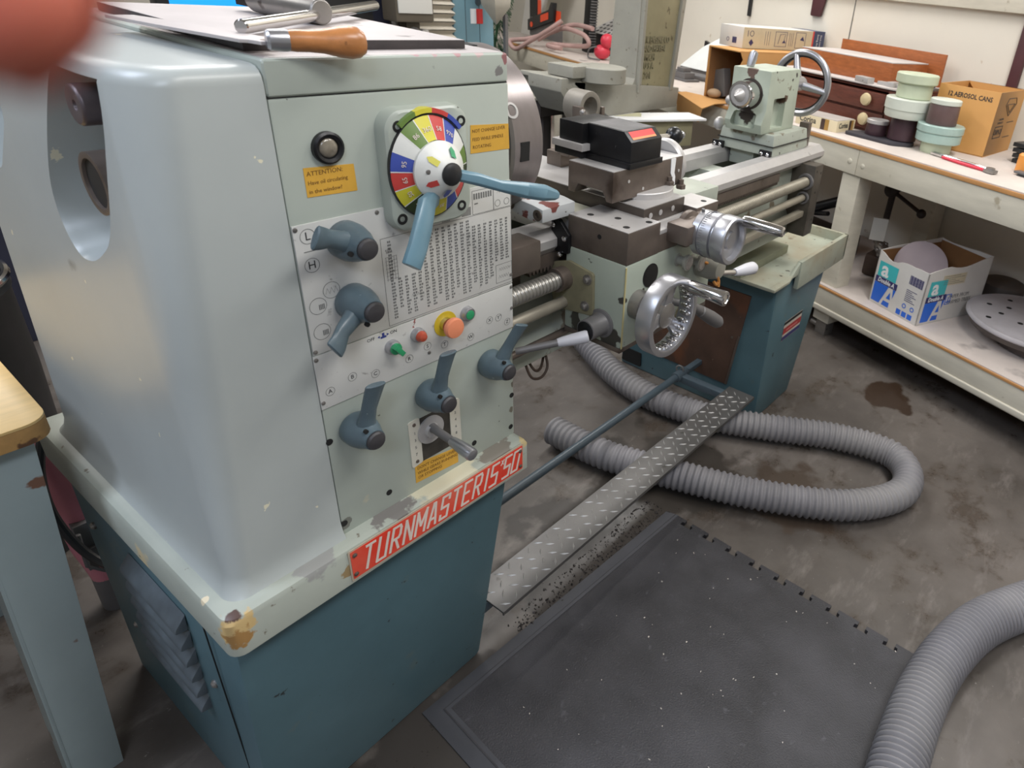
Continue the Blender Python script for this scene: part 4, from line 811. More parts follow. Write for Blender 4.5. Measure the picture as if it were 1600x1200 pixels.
tm_ = boolean(tm_, [MB().box(2.0, 2.085, 0.9, 0.985, 1.112, 1.205).mesh('c', bevel=0.006), MB().prism(rpoly([(0.985, 1.115), (1.075, 1.115), (1.07, 1.16), (0.99, 1.16)], 0.01), 'x', 1.9, 1.958).mesh('c')])
TSM = mat('tailstock green paint', (166, 174, 158), 0.5, var=0.1, vscale=9, chips=((112, 104, 90), 18, 0.66, 0.03), speck=((52, 48, 44), 40, 0.71, 0.03))
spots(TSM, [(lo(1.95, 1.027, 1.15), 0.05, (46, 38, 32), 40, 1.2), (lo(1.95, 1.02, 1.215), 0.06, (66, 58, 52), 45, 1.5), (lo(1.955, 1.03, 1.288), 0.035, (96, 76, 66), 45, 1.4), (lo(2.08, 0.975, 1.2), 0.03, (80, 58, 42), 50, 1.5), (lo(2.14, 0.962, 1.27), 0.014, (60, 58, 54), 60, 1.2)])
tb = put('tailstock_body', tm_, TSM, L, 'pale green tailstock body with side pocket')
MB().lathe((1.965, 1.027, 1.214), (-1, 0, 0), [(0, 0.046), (0.011, 0.046)], 40).build('quill_seat', mat('rusty black iron', (70, 62, 56), 0.6, metal=0.3, var=0.35, vscale=30), tb)
q = MB().lathe((1.96, 1.027, 1.214), (-1, 0, 0), [(0, 0.041), (0.062, 0.041), (0.066, 0.038), (0.0665, 0.031), (0.066, 0.02)], 40).build('quill', CHROME, L, label='polished tailstock quill with conical centre')
MB().ring((1.8955, 1.027, 1.214), (-1, 0, 0), 0.032, 0.0385, 0.0015, 40).build('quill_rim', GREYD, q)
MB().lathe((1.893, 1.027, 1.214), (-1, 0, 0), [(0, 0.031), (0.001, 0.031), (0.001, 0.0195), (0.004, 0.0185), (0.035, 0.001)], 36).build('dead_centre', STEELL, q)
tw = MB().torus((2.335, 1.03, 1.225), (1, 0, 0), 0.102, 0.011, 56, 12)
tw = tw.build('tailstock_handwheel', ALU, L, label='thin rimmed tailstock handwheel')
b = MB()
for k in range(3):
    a = math.radians(70 + 120 * k); d = Vector((0, math.cos(a), math.sin(a))); b.cyl(Vector((2.31, 1.03, 1.225)) + d * 0.01, Vector((2.334, 1.03, 1.225)) + d * 0.098, 0.015, 0.010, 12)
b.cyl((2.16, 1.03, 1.225), (2.335, 1.03, 1.225), 0.024); b.build('wheel_spokes', ALU, tw)
MB().ring((2.336, 1.03, 1.225), (1, 0, 0), 0.086, 0.098, 0.012, 48).build('inner_rim', BLACK, tw)
hl = MB().lathe((1.99, 1.06, 1.275), (0.3, -0.05, 1.0), [(0, 0.009), (0.012, 0.009), (0.016, 0.0125), (0.04, 0.0145), (0.056, 0.013), (0.062, 0.006)], 18).build('quill_lock_handle', ALU, L, label='upright steel quill lock handle')
b = MB().ball((1.99, 1.142, 1.1), 0.022, sc=(1, 0.8, 1)); b.build('tailstock_clamp', STEELL, L); MB().ball((1.985, 1.11, 1.18), 0.016).build('tailstock_clamp', STEELL, L)
MB().box(2.235, 2.262, 0.93, 0.965, 1.03, 1.115).build('base_key', STEELB, ts, bevel=0.003)
# tail chip tray and pedestal
b = MB().box(1.93, 2.60, 0.84, 1.5, 0.606, 0.618); b.box(2.15, 2.60, 0.825, 0.842, 0.55, 0.656); b.box(2.588, 2.604, 0.825, 1.5, 0.56, 0.656); b.box(1.93, 2.604, 1.485, 1.5, 0.606, 0.656)
b.loft([[(1.93, 0.845, 0.606), (2.16, 0.845, 0.606), (2.16, 0.845, 0.618), (1.93, 0.845, 0.618)], [(1.932, 0.818, 0.606), (2.05, 0.818, 0.606), (2.05, 0.818, 0.616), (1.932, 0.818, 0.616)]])
b.loft([[(2.05, 0.83, 0.606), (2.15, 0.83, 0.606), (2.15, 0.842, 0.606), (2.05, 0.842, 0.606)], [(2.10, 0.83, 0.62), (2.152, 0.83, 0.655), (2.152, 0.842, 0.655), (2.10, 0.842, 0.62)]])
tt = b.build('tail_chip_tray', mat('grimy green tray', (160, 165, 150), 0.55, var=0.14, vscale=7, dust=((150, 138, 114), 0.8, 5), chips=((120, 106, 84), 9, 0.60, 0.08), speck=((70, 66, 58), 40, 0.67, 0.04)), L, bevel=0.002, label='grimy pale green tail chip tray with raised rim')
MB().box(1.93, 2.3, 0.95, 1.2, 0.618, 0.65).build('tray_step', mat('grimy step', (140, 142, 120), 0.6, var=0.15, vscale=8), tt, bevel=0.004)
tp_ = MB().taper((2.055, 2.36, 0.862, 1.53), 0.0, (2.03, 2.50, 0.85, 1.5), 0.606).build('tail_pedestal', BLUEP, L, bevel=0.012, label='dark blue tail pedestal with rusty door')
MB().loft([[(2.052, ya, 0.115), (2.04, yb, 0.52), (2.0275, yb, 0.52), (2.044, ya, 0.115)] for ya, yb in ((1.0, 0.945), (1.40, 1.41))]).build('rusty_door', RUST, tp_, bevel=0.001)
b = MB(); b.tube([(2.042, 1.0, 0.12), (2.036, 0.975, 0.32), (2.034, 0.97, 0.345)], 0.005, 8); b.lathe((2.037, 1.0, 0.33), (-1, 0, 0), [(0, 0.006), (0.004, 0.005)], 12); b.build('door_hinge', STEELB, tp_)
b = MB(); b.prism(rpoly([(1.42, 0.02), (1.52, 0.02), (1.515, 0.085), (1.42, 0.085)], 0.005), 'x', 2.048, 2.056); b.build('drain_opening', DARK, tp_)
b = MB()
lp = lambda x, z: (x, 0.8645 - 0.012 * z / 0.606 - 0.0035, z)
for mi, (z0, z1) in enumerate(((0.315, 0.40), (0.385, 0.398), (0.345, 0.372), (0.318, 0.335))):
    b.mi = mi; d = mi * 0.0004
    b.poly([Vector(lp(2.165, z0)) - Vector((0, d, 0)), Vector(lp(2.325, z0)) - Vector((0, d, 0)), Vector(lp(2.325, z1)) - Vector((0, d, 0)), Vector(lp(2.165, z1)) - Vector((0, d, 0))])
b.build('dealer_label', [mat('label cream', (196, 184, 172), 0.5), BLACK, hue('label red', (170, 60, 60)), INKNAVY], tp_, label='cream label with black, red and navy bands')
b = MB(); b.poly([(2.19, 0.8524, 0.354), (2.29, 0.8524, 0.354), (2.29, 0.8522, 0.362), (2.19, 0.8522, 0.362)]); b.build('label_stripe', hue('pale red stripe', (206, 120, 116)), tp_)
b = MB(); b.tube(catmull([(0.90, 0.93, 0.735), (0.905, 0.915, 0.70), (0.93, 0.91, 0.69), (0.955, 0.915, 0.705), (0.962, 0.93, 0.736)], 6), 0.003, 8); b.tube(catmull([(0.915, 0.94, 0.735), (0.925, 0.925, 0.705), (0.95, 0.93, 0.70), (0.972, 0.94, 0.736)], 6), 0.003, 8); b.build('wiring', mat('brown wire', (74, 58, 48), 0.6), L)
# foot brake
fb = MB()
fb.box(0.745, 1.985, 0.846, 0.955, 0.148, 0.154); fb.box(0.745, 1.985, 0.846, 0.85, 0.142, 0.152)
brk = fb.build('brake_tread', TREAD, L, bevel=0.0015, label='long tread plate foot brake bar')
b = MB(); i = 0
nx = 36
for r in range(4):
    for c in range(nx):
        x = 0.765 + c * 0.034 + (0.017 if r % 2 else 0); y = 0.861 + r * 0.0262
        if x > 1.97: continue
        sgn = 1 if (c + r) % 2 else -1; d = Vector((math.cos(sgn * PI / 4), math.sin(sgn * PI / 4), 0)); n = Vector((-d.y, d.x, 0)); p = Vector((x, y, 0.1538))
        v = [p + d * 0.0135, p + n * 0.0029, p - d * 0.0135, p - n * 0.0029]; top = [p + d * 0.007 + Vector((0, 0, 0.0022)), p - d * 0.007 + Vector((0, 0, 0.0022))]
        V = [b.v(q_) for q_ in v]; T = [b.v(q_) for q_ in top]
        b.f((V[0], V[1], T[0])); b.f((V[1], V[2], T[1], T[0])); b.f((V[2], V[3], T[1])); b.f((V[3], V[0], T[0], T[1]))
b.build('tread_pattern', mat('tread ridge', (176, 174, 171), 0.35, metal=0.5, var=0.1), brk, angle=20)
b = MB(); b.cyl((0.72, 1.125, 0.16), (1.90, 1.13, 0.168), 0.0135, seg=16); b.build('brake_shaft', BLUEG, L)
b = MB(); b.loft([[(x, y, z) for x, z in ((w0 - 0.016, 0.148 + q), (w0 + 0.016, 0.148 + q), (w0 + 0.016, 0.176 + q), (w0 - 0.016, 0.176 + q))] for y, w0, q in ((1.15, 1.90, 0), (1.08, 1.905, -0.004), (0.95, 1.945, -0.028))]); b.lathe((1.87, 1.13, 0.168), (1, 0, 0), [(0, 0.02), (0.07, 0.02)], 20); b.build('brake_arm', BLUEG, L, bevel=0.003)
MB().box(1.95, 2.06, 1.118, 1.142, 0.158, 0.178).build('brake_pivot', BLUEG, L, bevel=0.003)
MB().torus((1.905, 1.135, 0.19), (1, 0.2, 0), 0.014, 0.0035, 20, 8).build('pivot_ring', GREYD, L)
b = MB(); b.box(0.70, 0.78, 0.90, 0.95, 0.118, 0.148); b.build('brake_arm', BLUEG, L, bevel=0.003)

# things lying on the headstock lid
ZL = 1.3765
def slab(name, pts, z0, z1, M, label, cat, **k): return tag(MB().prism(pts, 'z', z0, z1).build(name, M, bevel=0.0015), label, cat, **k)
LP1 = mat('dusty steel plate', (186, 178, 176), 0.5, metal=0.25, var=0.08, vscale=6, speck=((128, 120, 118), 14, 0.66, 0.06))
MB().prism([(0.424, 0.861), (0.792, 0.861), (0.792, 1.415), (0.424, 1.415)], 'z', 1.3755, 1.3763).build('dusty_lid_top', LP1, hd)
sp_ = thing('steel_plate', 'thick steel plate with dusty top and dark edges lying on the headstock lid', 'plate', (0.6, 1.14, 1.3764), world=True)
PL = [(0.43, 0.915), (0.755, 0.905), (0.785, 1.36), (0.445, 1.375)]
MB().prism(PL, 'z', 1.3766, 1.3885).build('plate_body', mat('dark plate edge', (58, 52, 52), 0.6, var=0.3, vscale=20), sp_, bevel=0.0008)
MB().prism([(0.4305, 0.9155), (0.7545, 0.9055), (0.7845, 1.3595), (0.4455, 1.3745)], 'z', 1.3884, 1.3889).build('dusty_top', LP1, sp_)
# T handled chuck key
ck = thing('chuck_key', 'steel T handled chuck key lying on the headstock plate', 'chuck key', (0.64, 1.12, ZL + 0.0128), world=True)
ZK = ZL + 0.0128 + 0.0185
MB().lathe((0.622, 1.262, ZK), (0.009, -0.19, 0), [(0, 0.013), (0.012, 0.018), (0.176, 0.0182), (0.182, 0.0182), (0.184, 0.016)], 28).build('socket_barrel', STEEL, ck, bevel=0.0005)
MB().lathe((0.62, 1.295, ZK), (0.009, -0.19, 0), [(0, 0.014), (0.036, 0.0145)], 4).build('square_drive', BLACKM, ck)
MB().cyl((0.448, 0.949, ZK - 0.008), (0.84, 1.256, ZK - 0.001), 0.0088, ch=0.0015).build('cross_bar', CHROME, ck)
# file with wooden handle
fl_ = thing('hand_file', 'file with turned wooden handle lying over the front edge of the headstock lid', 'file', (0.46, 0.9, ZL + 0.0128), world=True)
FA = Vector((0.449, 0.852, ZL + 0.0195)); FB_ = Vector((0.549, 0.818, ZL + 0.0195)); d = (FB_ - FA)
MB().lathe(FA, d, [(0, 0.0112), (0.010, 0.0125), (0.024, 0.0124), (0.04, 0.0137), (0.058, 0.0178), (0.07, 0.0192), (0.080, 0.0178), (0.087, 0.0125), (0.0895, 0.004), (0.0897, 0.001)], 32).build('handle', HANDLEW, fl_)
MB().lathe(FA - d.normalized() * 0.02, d, [(0, 0.0095), (0.003, 0.0118), (0.02, 0.0125), (0.024, 0.0115)], 24).build('ferrule', ALU, fl_)
o_ = FA - d.normalized() * 0.018; bd_ = Vector((-0.035, 0.30, -0.004)).normalized(); sd_ = Vector((0.99, 0.115, 0))
MB().loft([[(o_ + Vector((-0.004, 0.006, -0.004)) + bd_ * t + sd_ * a + Vector((0, 0, z))) for a, z in ((a0, -0.002), (a1, -0.002), (a1, 0.002), (a0, 0.002))] for t, a0, a1 in ((-0.004, -0.004, 0.004), (0.018, -0.005, 0.008), (0.024, -0.012, 0.03), (0.20, -0.012, 0.036), (0.31, -0.008, 0.026))]).build('blade', LP1, fl_, bevel=0.0005)

# ------------------------------------------------------------------ the wall bench and what stands on it
def BTh(name, label, cat, u, v, z, rz=0.0, group=None, rot=None):
    p = bw(u, v, z)
    return thing(name, label, cat, p, RB + rz, group, rot=rot)
bench = thing('wall_bench', 'long cream wooden wall bench with hardboard top and lower shelf', 'bench', BO, RB)
MB().box(-3.75, 1.75, 0.012, WV - 0.005, 0.928, 0.944).build('top_board', BORANGE, bench, bevel=0.001)
MB().box(-3.75, 1.75, 0.016, WV - 0.005, 0.944, BT).build('top_surface', BTOP, bench, bevel=0.001)
MB().box(-3.75, -0.0215, 0.018, 0.06, 0.815, 0.9278).build('front_rail', BCREAM, bench, bevel=0.003)
MB().box(-0.0195, 1.75, 0.017, 0.06, 0.815, 0.9278).build('front_rail', BCREAM, bench, bevel=0.003)
b = MB()
for u, z in ((-0.062, 0.868), (0.012, 0.862)): b.ball((u, 0.0185, z), 0.013, 16, 8, sc=(1, 0.35, 1))
b.build('rail_bolt', BCREAM, bench)
for u in (-0.096, -1.5, -2.9, 1.2):
    MB().box(u, u + 0.1, 0.03, 0.125, 0.075, 0.815).build('leg', BCREAM, bench, bevel=0.003)
    MB().box(u, u + 0.1, WV - 0.12, WV - 0.02, 0.0, 0.93).build('leg', BCREAM, bench, bevel=0.003)
    b = MB(); b.box(u + 0.02, u + 0.085, 0.04, 0.1, 0.0, 0.076); b.cyl((u - 0.03, 0.07, 0.03), (u + 0.04, 0.07, 0.03), 0.016); b.build('levelling_foot', STEEL, bench, bevel=0.002)
MB().box(-3.75, 1.75, 0.126, WV - 0.005, 0.254, 0.264).build('shelf_board', BORANGE, bench)
MB().box(-3.75, 1.75, 0.0, 0.126, 0.2535, 0.264).build('shelf_edge', BORANGE, bench, bevel=0.001)
MB().box(-3.75, 1.75, 0.006, WV - 0.005, 0.264, 0.2695).build('shelf_surface', BTOP, bench, bevel=0.001)
MB().box(-3.75, 1.75, 0.004, 0.03, 0.168, 0.2533).build('shelf_rail', BCREAM, bench, bevel=0.002)
MB().prism(rpoly([(-0.004, 0.136), (0.05, 0.136), (0.05, 0.1675), (-0.004, 0.1675)], [0.01, 0, 0, 0.006]), 'x', -3.75, 1.75).build('shelf_slip', BCREAM, bench, label='worn rounded strip under the shelf rail')
# cardboard box lying open with grey things, lamp carton on top
def open_box(name, label, cat, u, v, z, rz, w, d, h, t, M, Mi):
    r = BTh(name, label, cat, u, v, z, rz)
    return r
cb = BTh('cardboard_box', 'brown cardboard box lying on its side with open torn mouth at the bench front', 'box', -0.905, 0.035, BT + 0.001, PI / 2)
b = MB(); b.box(0, 0.74, 0, 0.245, 0, 0.006); b.box(0, 0.74, 0, 0.245, 0.262, 0.268); b.box(0.07, 0.74, 0, 0.006, 0.006, 0.262); b.box(0, 0.74, 0.239, 0.245, 0.006, 0.262); b.box(0.734, 0.74, 0.006, 0.239, 0.006, 0.262)
b.loft([[(x, 0, z), (x, 0.005, z), (xb, 0.005, z), (xb, 0, z)] for x, xb, z in ((-0.03, 0.08, 0.0), (-0.012, 0.08, 0.04), (0.01, 0.08, 0.07), (0.004, 0.08, 0.11), (0.03, 0.08, 0.15), (0.02, 0.08, 0.2), (0.035, 0.08, 0.225), (0.012, 0.08, 0.262))])
b.build('box_walls', CARD, cb, bevel=0.001)
b = MB(); b.box(0.01, 0.73, 0.236, 0.2385, 0.008, 0.26); b.box(0.03, 0.73, 0.007, 0.262 - 0.02, 0.2605, 0.2618); b.box(0.725, 0.733, 0.007, 0.238, 0.008, 0.26); b.build('box_lining', CARDI, cb)
b = MB(); b.loft([[(0.0, 0.03, 0.004), (0.0, 0.28, 0.004), (0.0, 0.28, 0.008), (0.0, 0.03, 0.008)], [(-0.07, 0.06, -0.004), (-0.06, 0.33, 0.012), (-0.06, 0.33, 0.016), (-0.07, 0.06, 0.0)], [(-0.12, 0.10, -0.035), (-0.10, 0.36, 0.004), (-0.102, 0.36, 0.009), (-0.123, 0.10, -0.031)], [(-0.10, 0.14, -0.11), (-0.085, 0.36, -0.09), (-0.09, 0.36, -0.09), (-0.105, 0.14, -0.11)]])
b.build('torn_flap', CARD, cb, label='torn flap hanging over the bench edge')
g_ = BTh('tool_case', 'upright grey plastic case in the mouth of the cardboard box', 'case', -1.055, 0.09, BT + 0.009, PI / 2)
MB().at((0, 0, 0), (math.radians(-14), 0, 0)).box(0, 0.05, -0.02, 0.075, 0.01, 0.155).build('case_body', GREYD, g_, bevel=0.006)
tag(MB().ball((0, 0, 0.024), 0.04, sc=(0.9, 1.0, 0.6)).build('shop_rag', mat('tan rag', (168, 140, 110), 0.8, bump=0.4), loc=bw(-1.085, 0.052, BT + 0.009)), 'crumpled tan rag under the grey case', 'rag')
lc = BTh('lamp_carton', 'long pale lamp carton with blue end lying on the cardboard box', 'carton', -1.035, 0.165, BT + 0.2705, PI / 2)
MB().box(0, 0.63, 0, 0.19, 0, 0.105).build('carton', CARDW, lc, bevel=0.002)
b = MB(); b.mi = 0; b.box(0.001, 0.53, -0.0012, 0.0, 0.001, 0.104); b.mi = 1; b.box(0.542, 0.6315, -0.0016, 0.191, -0.0003, 0.1058); b.mi = 2; b.box(0.53, 0.542, -0.0014, 0.0, 0.0005, 0.105)
b.build('carton_print', [hue('carton cream', (206, 196, 168)), hue('carton blue', (54, 66, 100)), REDST], lc)
b = MB()
for x0, x1, z0, z1 in ((0.235, 0.325, 0.016, 0.092), (0.395, 0.475, 0.012, 0.094)):
    b.box(x0, x1, -0.0022, -0.0012, z0, z0 + 0.002); b.box(x0, x1, -0.0022, -0.0012, z1 - 0.002, z1); b.box(x0, x0 + 0.002, -0.0022, -0.0012, z0, z1); b.box(x1 - 0.002, x1, -0.0022, -0.0012, z0, z1)
b.tube([(0.26, -0.0025, 0.03), (0.272, -0.0025, 0.078), (0.312, -0.0025, 0.082), (0.304, -0.0025, 0.05)], 0.0012, 6); b.poly([(0.29, -0.0024, 0.035), (0.32, -0.0024, 0.035), (0.307, -0.0024, 0.052)]); b.poly([(0.43, -0.0024, 0.055), (0.466, -0.0024, 0.05), (0.45, -0.0024, 0.075)])
for i in range(3): b.box(0.16 + i * 0.016, 0.1612 + i * 0.016, -0.0022, -0.0012, 0.02, 0.09); b.box(0.345 + i * 0.014, 0.3462 + i * 0.014, -0.0022, -0.0012, 0.02, 0.09)
b.ring((0.06, -0.0012, 0.075), (0, -1, 0), 0.012, 0.0145, 0.001, 20); b.box(0.03, 0.034, -0.002, -0.001, 0.06, 0.09)
for i in range(7): b.box(-0.0015, -0.0003, 0.05 + i * 0.005, 0.053 + i * 0.005, 0.02, 0.05)
b.ring((-0.0003, 0.12, 0.035), (-1, 0, 0), 0.008, 0.0105, 0.001, 18)
b.at((0.06, -0.0012, 0.03), (0, PI / 4, 0)).box(-0.012, 0.012, -0.001, 0, -0.012, 0.012)
b.build('carton_drawing', INKNAVY, lc)
put('carton_lettering', textmesh([('Swing Arm', 0.575, 0.052, 0.019, 0.9, -PI / 2), ('Desk Lamp', 0.60, 0.052, 0.017, 0.9, -PI / 2)], FM(-0.002)), PAPER, lc)
# wooden drawer chest and wooden case
ch_ = BTh('drawer_chest', 'dark red brown wooden chest of small drawers with cream knobs', 'drawer chest', -0.86, 0.30, BT + 0.0005)
b = MB(); b.box(0, 0.76, 0.02, 0.44, 0.19, 0.205); b.box(0, 0.02, 0.0, 0.44, 0, 0.19); b.box(0.715, 0.76, 0.0, 0.44, 0, 0.2); b.box(0.02, 0.715, 0.42, 0.44, 0, 0.19); b.box(0.02, 0.715, 0.01, 0.42, 0, 0.012); b.box(0.02, 0.715, 0.004, 0.3, 0.093, 0.10)
b.build('chest_carcass', CHESTD, ch_, bevel=0.002)
MB().box(0.0, 0.76, 0.0, 0.44, 0.2052, 0.212).build('chest_top', DUSTW, ch_, bevel=0.002, label='dusty top of the chest')
for k, z in enumerate((0.014, 0.103)):
    dr_ = MB().box(0.024, 0.712, -0.012 if k else -0.004, 0.3, z, z + 0.078).build('drawer', CHESTD, ch_, bevel=0.002)
    MB().lathe((0.62, -0.011 if k else -0.003, z + 0.045), (0, -1, 0), [(0, 0.012), (0.008, 0.012), (0.012, 0.024), (0.022, 0.029), (0.032, 0.025), (0.037, 0.012), (0.038, 0.001)], 24).build('drawer_knob', KNOBC, dr_)
wc = BTh('wooden_case', 'orange brown wooden case with dusty lid on the drawer chest', 'case', -0.82, 0.40, BT + 0.213)
MB().box(0, 0.59, 0, 0.28, 0, 0.095).build('case_body', CHEST, wc, bevel=0.002)
MB().box(0, 0.59, 0, 0.28, 0.0952, 0.1).build('case_lid', DUSTW, wc, bevel=0.001)
tag(MB().box(0.0, 0.66, 0, 0.012, 0, 0.15).build('wooden_board', CHEST, loc=bw(-0.82, 0.705, BT + 0.213), rz=RB, bevel=0.001), 'thin reddish wooden panel standing behind the wooden case', 'panel')
tag(MB().box(0, 0.36, 0, 0.04, 0, 0.02).build('wooden_strip', CHEST, loc=bw(-0.34, 0.72, BT + 0.213), rz=RB), 'short reddish strip at the back of the drawer chest', 'strip')
b = MB(); b.box(0, 0.085, 0, 0.045, 0, 0.026); tag(b.build('steel_block', STEELL, loc=bw(-0.36, 0.305, BT + 0.2125), rz=RB - 0.1, bevel=0.003), 'dusty steel block on the front edge of the drawer chest', 'steel block')
b = MB(); b.box(0, 0.15, 0, 0.03, 0, 0.016); b.box(0.06, 0.1, -0.02, 0.05, 0, 0.022); tag(b.build('steel_clamp', STEELL, loc=bw(-0.26, 0.35, BT + 0.2125), rz=RB + 0.1, bevel=0.002), 'small steel clamp beside the steel block on the chest', 'clamp')
b = MB(); b.box(0, 0.12, 0, 0.04, 0, 0.012); b.box(0.02, 0.05, 0.005, 0.035, 0.012, 0.02); b.box(0.07, 0.1, 0.005, 0.035, 0.012, 0.02); tag(b.build('steel_bar_tool', GREYD, loc=bw(-0.18, 0.52, BT + 0.2125), rz=RB, bevel=0.001), 'grey notched bar at the right end of the chest top', 'bar')
b = MB(); b.torus((0, 0.012, 0.05), (0, 1, 0), 0.04, 0.012, 30, 8); tag(b.build('black_ring', RUBBER, loc=bw(-0.04, 0.46, BT), rz=RB), 'black ring standing between the chest and the aerosol carton', 'ring')
# cigar box
cg = BTh('cigar_box', 'cream cigar box with brown and gold stripes at the bench front', 'box', -0.472, 0.066, BT, 0.14)
MB().box(0, 0.235, 0, 0.155, 0, 0.05).build('box_body', CIGAR, cg, bevel=0.001)
MB().box(0.004, 0.231, 0.004, 0.151, 0.0502, 0.053).build('box_lid', mat('grey dusty lid', (176, 168, 162), 0.6), cg)
b = MB(); b.mi = 0; b.box(0.145, 0.168, -0.0008, 0, 0.0005, 0.0495); b.box(0.2352, 0.236, 0.104, 0.122, 0.0005, 0.0495); b.mi = 1; b.box(0.168, 0.19, -0.0008, 0, 0.0005, 0.0495); b.box(0.2352, 0.236, 0.122, 0.14, 0.0005, 0.0495)
b.build('box_stripe', [BROWNS, GOLD], cg, each=True)
put('box_lettering', textmesh([('Corina', 0.07, 0.03, 0.038, 0.9), ('LARKS', 0.085, 0.012, 0.008)], FM(-0.0008), bold=0.0006), INK, cg)
put('box_lettering', textmesh([('Corina', 0.055, 0.028, 0.034, 0.8)], plane_m((0.236, 0, 0), (0, 1, 0), (0, 0, 1)), bold=0.0006), INK, cg)
# pad, jars, rollers
tag(MB().prism(rpoly([(0, 0), (0.27, -0.005), (0.33, 0.06), (0.31, 0.135), (0.05, 0.13)], 0.03), 'z', 0, 0.014).build('rubber_pad', mat('dark pad', (56, 54, 60), 0.6, var=0.2), loc=bw(-0.235, 0.125, BT), rz=RB + 0.12, bevel=0.003), 'thin dark rounded pad under the maroon jars', 'pad')
def jar(name, label, cat, u, v, z, prof, M, lid=None, Ml=None, group=None):
    t = BTh(name, label, cat, u, v, z, 0, group)
    MB().lathe((0, 0, 0), (0, 0, 1), prof, 40).build('body', M, t)
    if lid: MB().lathe((0, 0, 0), (0, 0, 1), lid, 40).build('lid', Ml, t)
    return t
ZP = BT + 0.0145
jar('small_jar', 'small maroon jar with silver lid on the dark pad', 'jar', -0.115, 0.228, ZP, [(0, 0.048), (0.004, 0.05), (0.045, 0.047), (0.05, 0.046)], PURPLE, [(0.05, 0.048), (0.052, 0.05), (0.066, 0.05), (0.068, 0.047), (0.066, 0.04)], STEELL)
jar('maroon_jar', 'dark maroon jar under the two pale green rollers', 'jar', 0.0, 0.265, ZP, [(0, 0.06), (0.004, 0.064), (0.10, 0.06)], PURPLE)
jar('plastic_roller', 'milky flanged plastic roller stacked on the maroon jar', 'roller', 0.0, 0.265, ZP + 0.1, [(0, 0.094), (0.006, 0.098), (0.035, 0.1), (0.036, 0.104), (0.078, 0.104), (0.082, 0.1)], GWHITE2)
jar('plastic_roller', 'pale green flanged roller on top of the stack by the chest', 'roller', 0.004, 0.275, ZP + 0.1825, [(0, 0.072), (0.004, 0.076), (0.06, 0.075), (0.062, 0.086), (0.066, 0.09), (0.098, 0.09), (0.102, 0.086)], GWHITE)
jar('plastic_roller', 'low grey green roller at the foot of the teal disc stack', 'roller', 0.176, 0.275, BT, [(0, 0.062), (0.004, 0.064), (0.045, 0.064)], GWHITE)
jar('teal_disc', 'lower cloudy teal disc of the pair under the brown jar', 'disc', 0.176, 0.275, BT + 0.0455, [(0, 0.086), (0.004, 0.094), (0.036, 0.095), (0.04, 0.091)], TEAL)
jar('teal_disc', 'upper cloudy teal disc of the pair under the brown jar', 'disc', 0.176, 0.275, BT + 0.086, [(0, 0.094), (0.004, 0.098), (0.030, 0.098), (0.034, 0.094)], TEAL)
jar('brown_jar', 'brown jar with white lid on the teal discs', 'jar', 0.178, 0.262, BT + 0.1205, [(0, 0.062), (0.004, 0.064), (0.074, 0.062), (0.082, 0.06)], BROWNJ, [(0.082, 0.062), (0.084, 0.064), (0.100, 0.064), (0.103, 0.06)], GWHITE2)
# aerosol carton
ac = BTh('aerosol_carton', 'open brown carton marked for aerosol cans on the bench right', 'carton', 0.055, 0.378, BT, 0.2)
w_, d_, h_ = 0.265, 0.34, 0.27
b = MB()
for x0, x1, y0, y1 in ((0, w_, 0, 0.005), (0, w_, d_ - 0.005, d_), (0, 0.005, 0.005, d_ - 0.005), (w_ - 0.005, w_, 0.005, d_ - 0.005)): b.box(x0, x1, y0, y1, 0.004, h_)
b.box(0, w_, 0, d_, 0, 0.004); b.build('carton_walls', mat('tan carton', (204, 152, 88), 0.65, var=0.04), ac, bevel=0.001)
put('carton_lettering', textmesh([('12 AEROSOL CANS', 0.14, 0.235, 0.027, 0.85)], FM(-0.0006), bold=0.0006), INK, ac)
MRf = plane_m((w_ + 0.0006, 0, 0), (0, 1, 0), (0, 0, 1))
put('carton_lettering', textmesh([('ORM-D', 0.10, 0.10, 0.035, 0.8), ('CONSUMER', 0.10, 0.155, 0.012), ('COMMODITY', 0.10, 0.14, 0.012)], MRf), INK, ac)
b = MB(); b.at((0, 0, 0)); X_ = w_ + 0.0004
for y0, y1, z0, z1 in ((0.05, 0.15, 0.075, 0.078), (0.05, 0.15, 0.123, 0.126), (0.05, 0.053, 0.075, 0.126), (0.147, 0.15, 0.075, 0.126), (0.19, 0.28, 0.07, 0.073), (0.19, 0.28, 0.135, 0.138)): b.box(X_ - 0.0002, X_ + 0.0006, y0, y1, z0, z1)
b.tube([(X_, 0.13, 0.24), (X_, 0.23, 0.24), (X_, 0.25, 0.215), (X_, 0.18, 0.165), (X_, 0.11, 0.215), (X_, 0.13, 0.24)], 0.0015, 5); b.tube([(X_, 0.13, 0.215), (X_, 0.23, 0.215), (X_, 0.18, 0.18), (X_, 0.13, 0.215)], 0.0015, 5)
b.build('carton_marks', INK, ac)
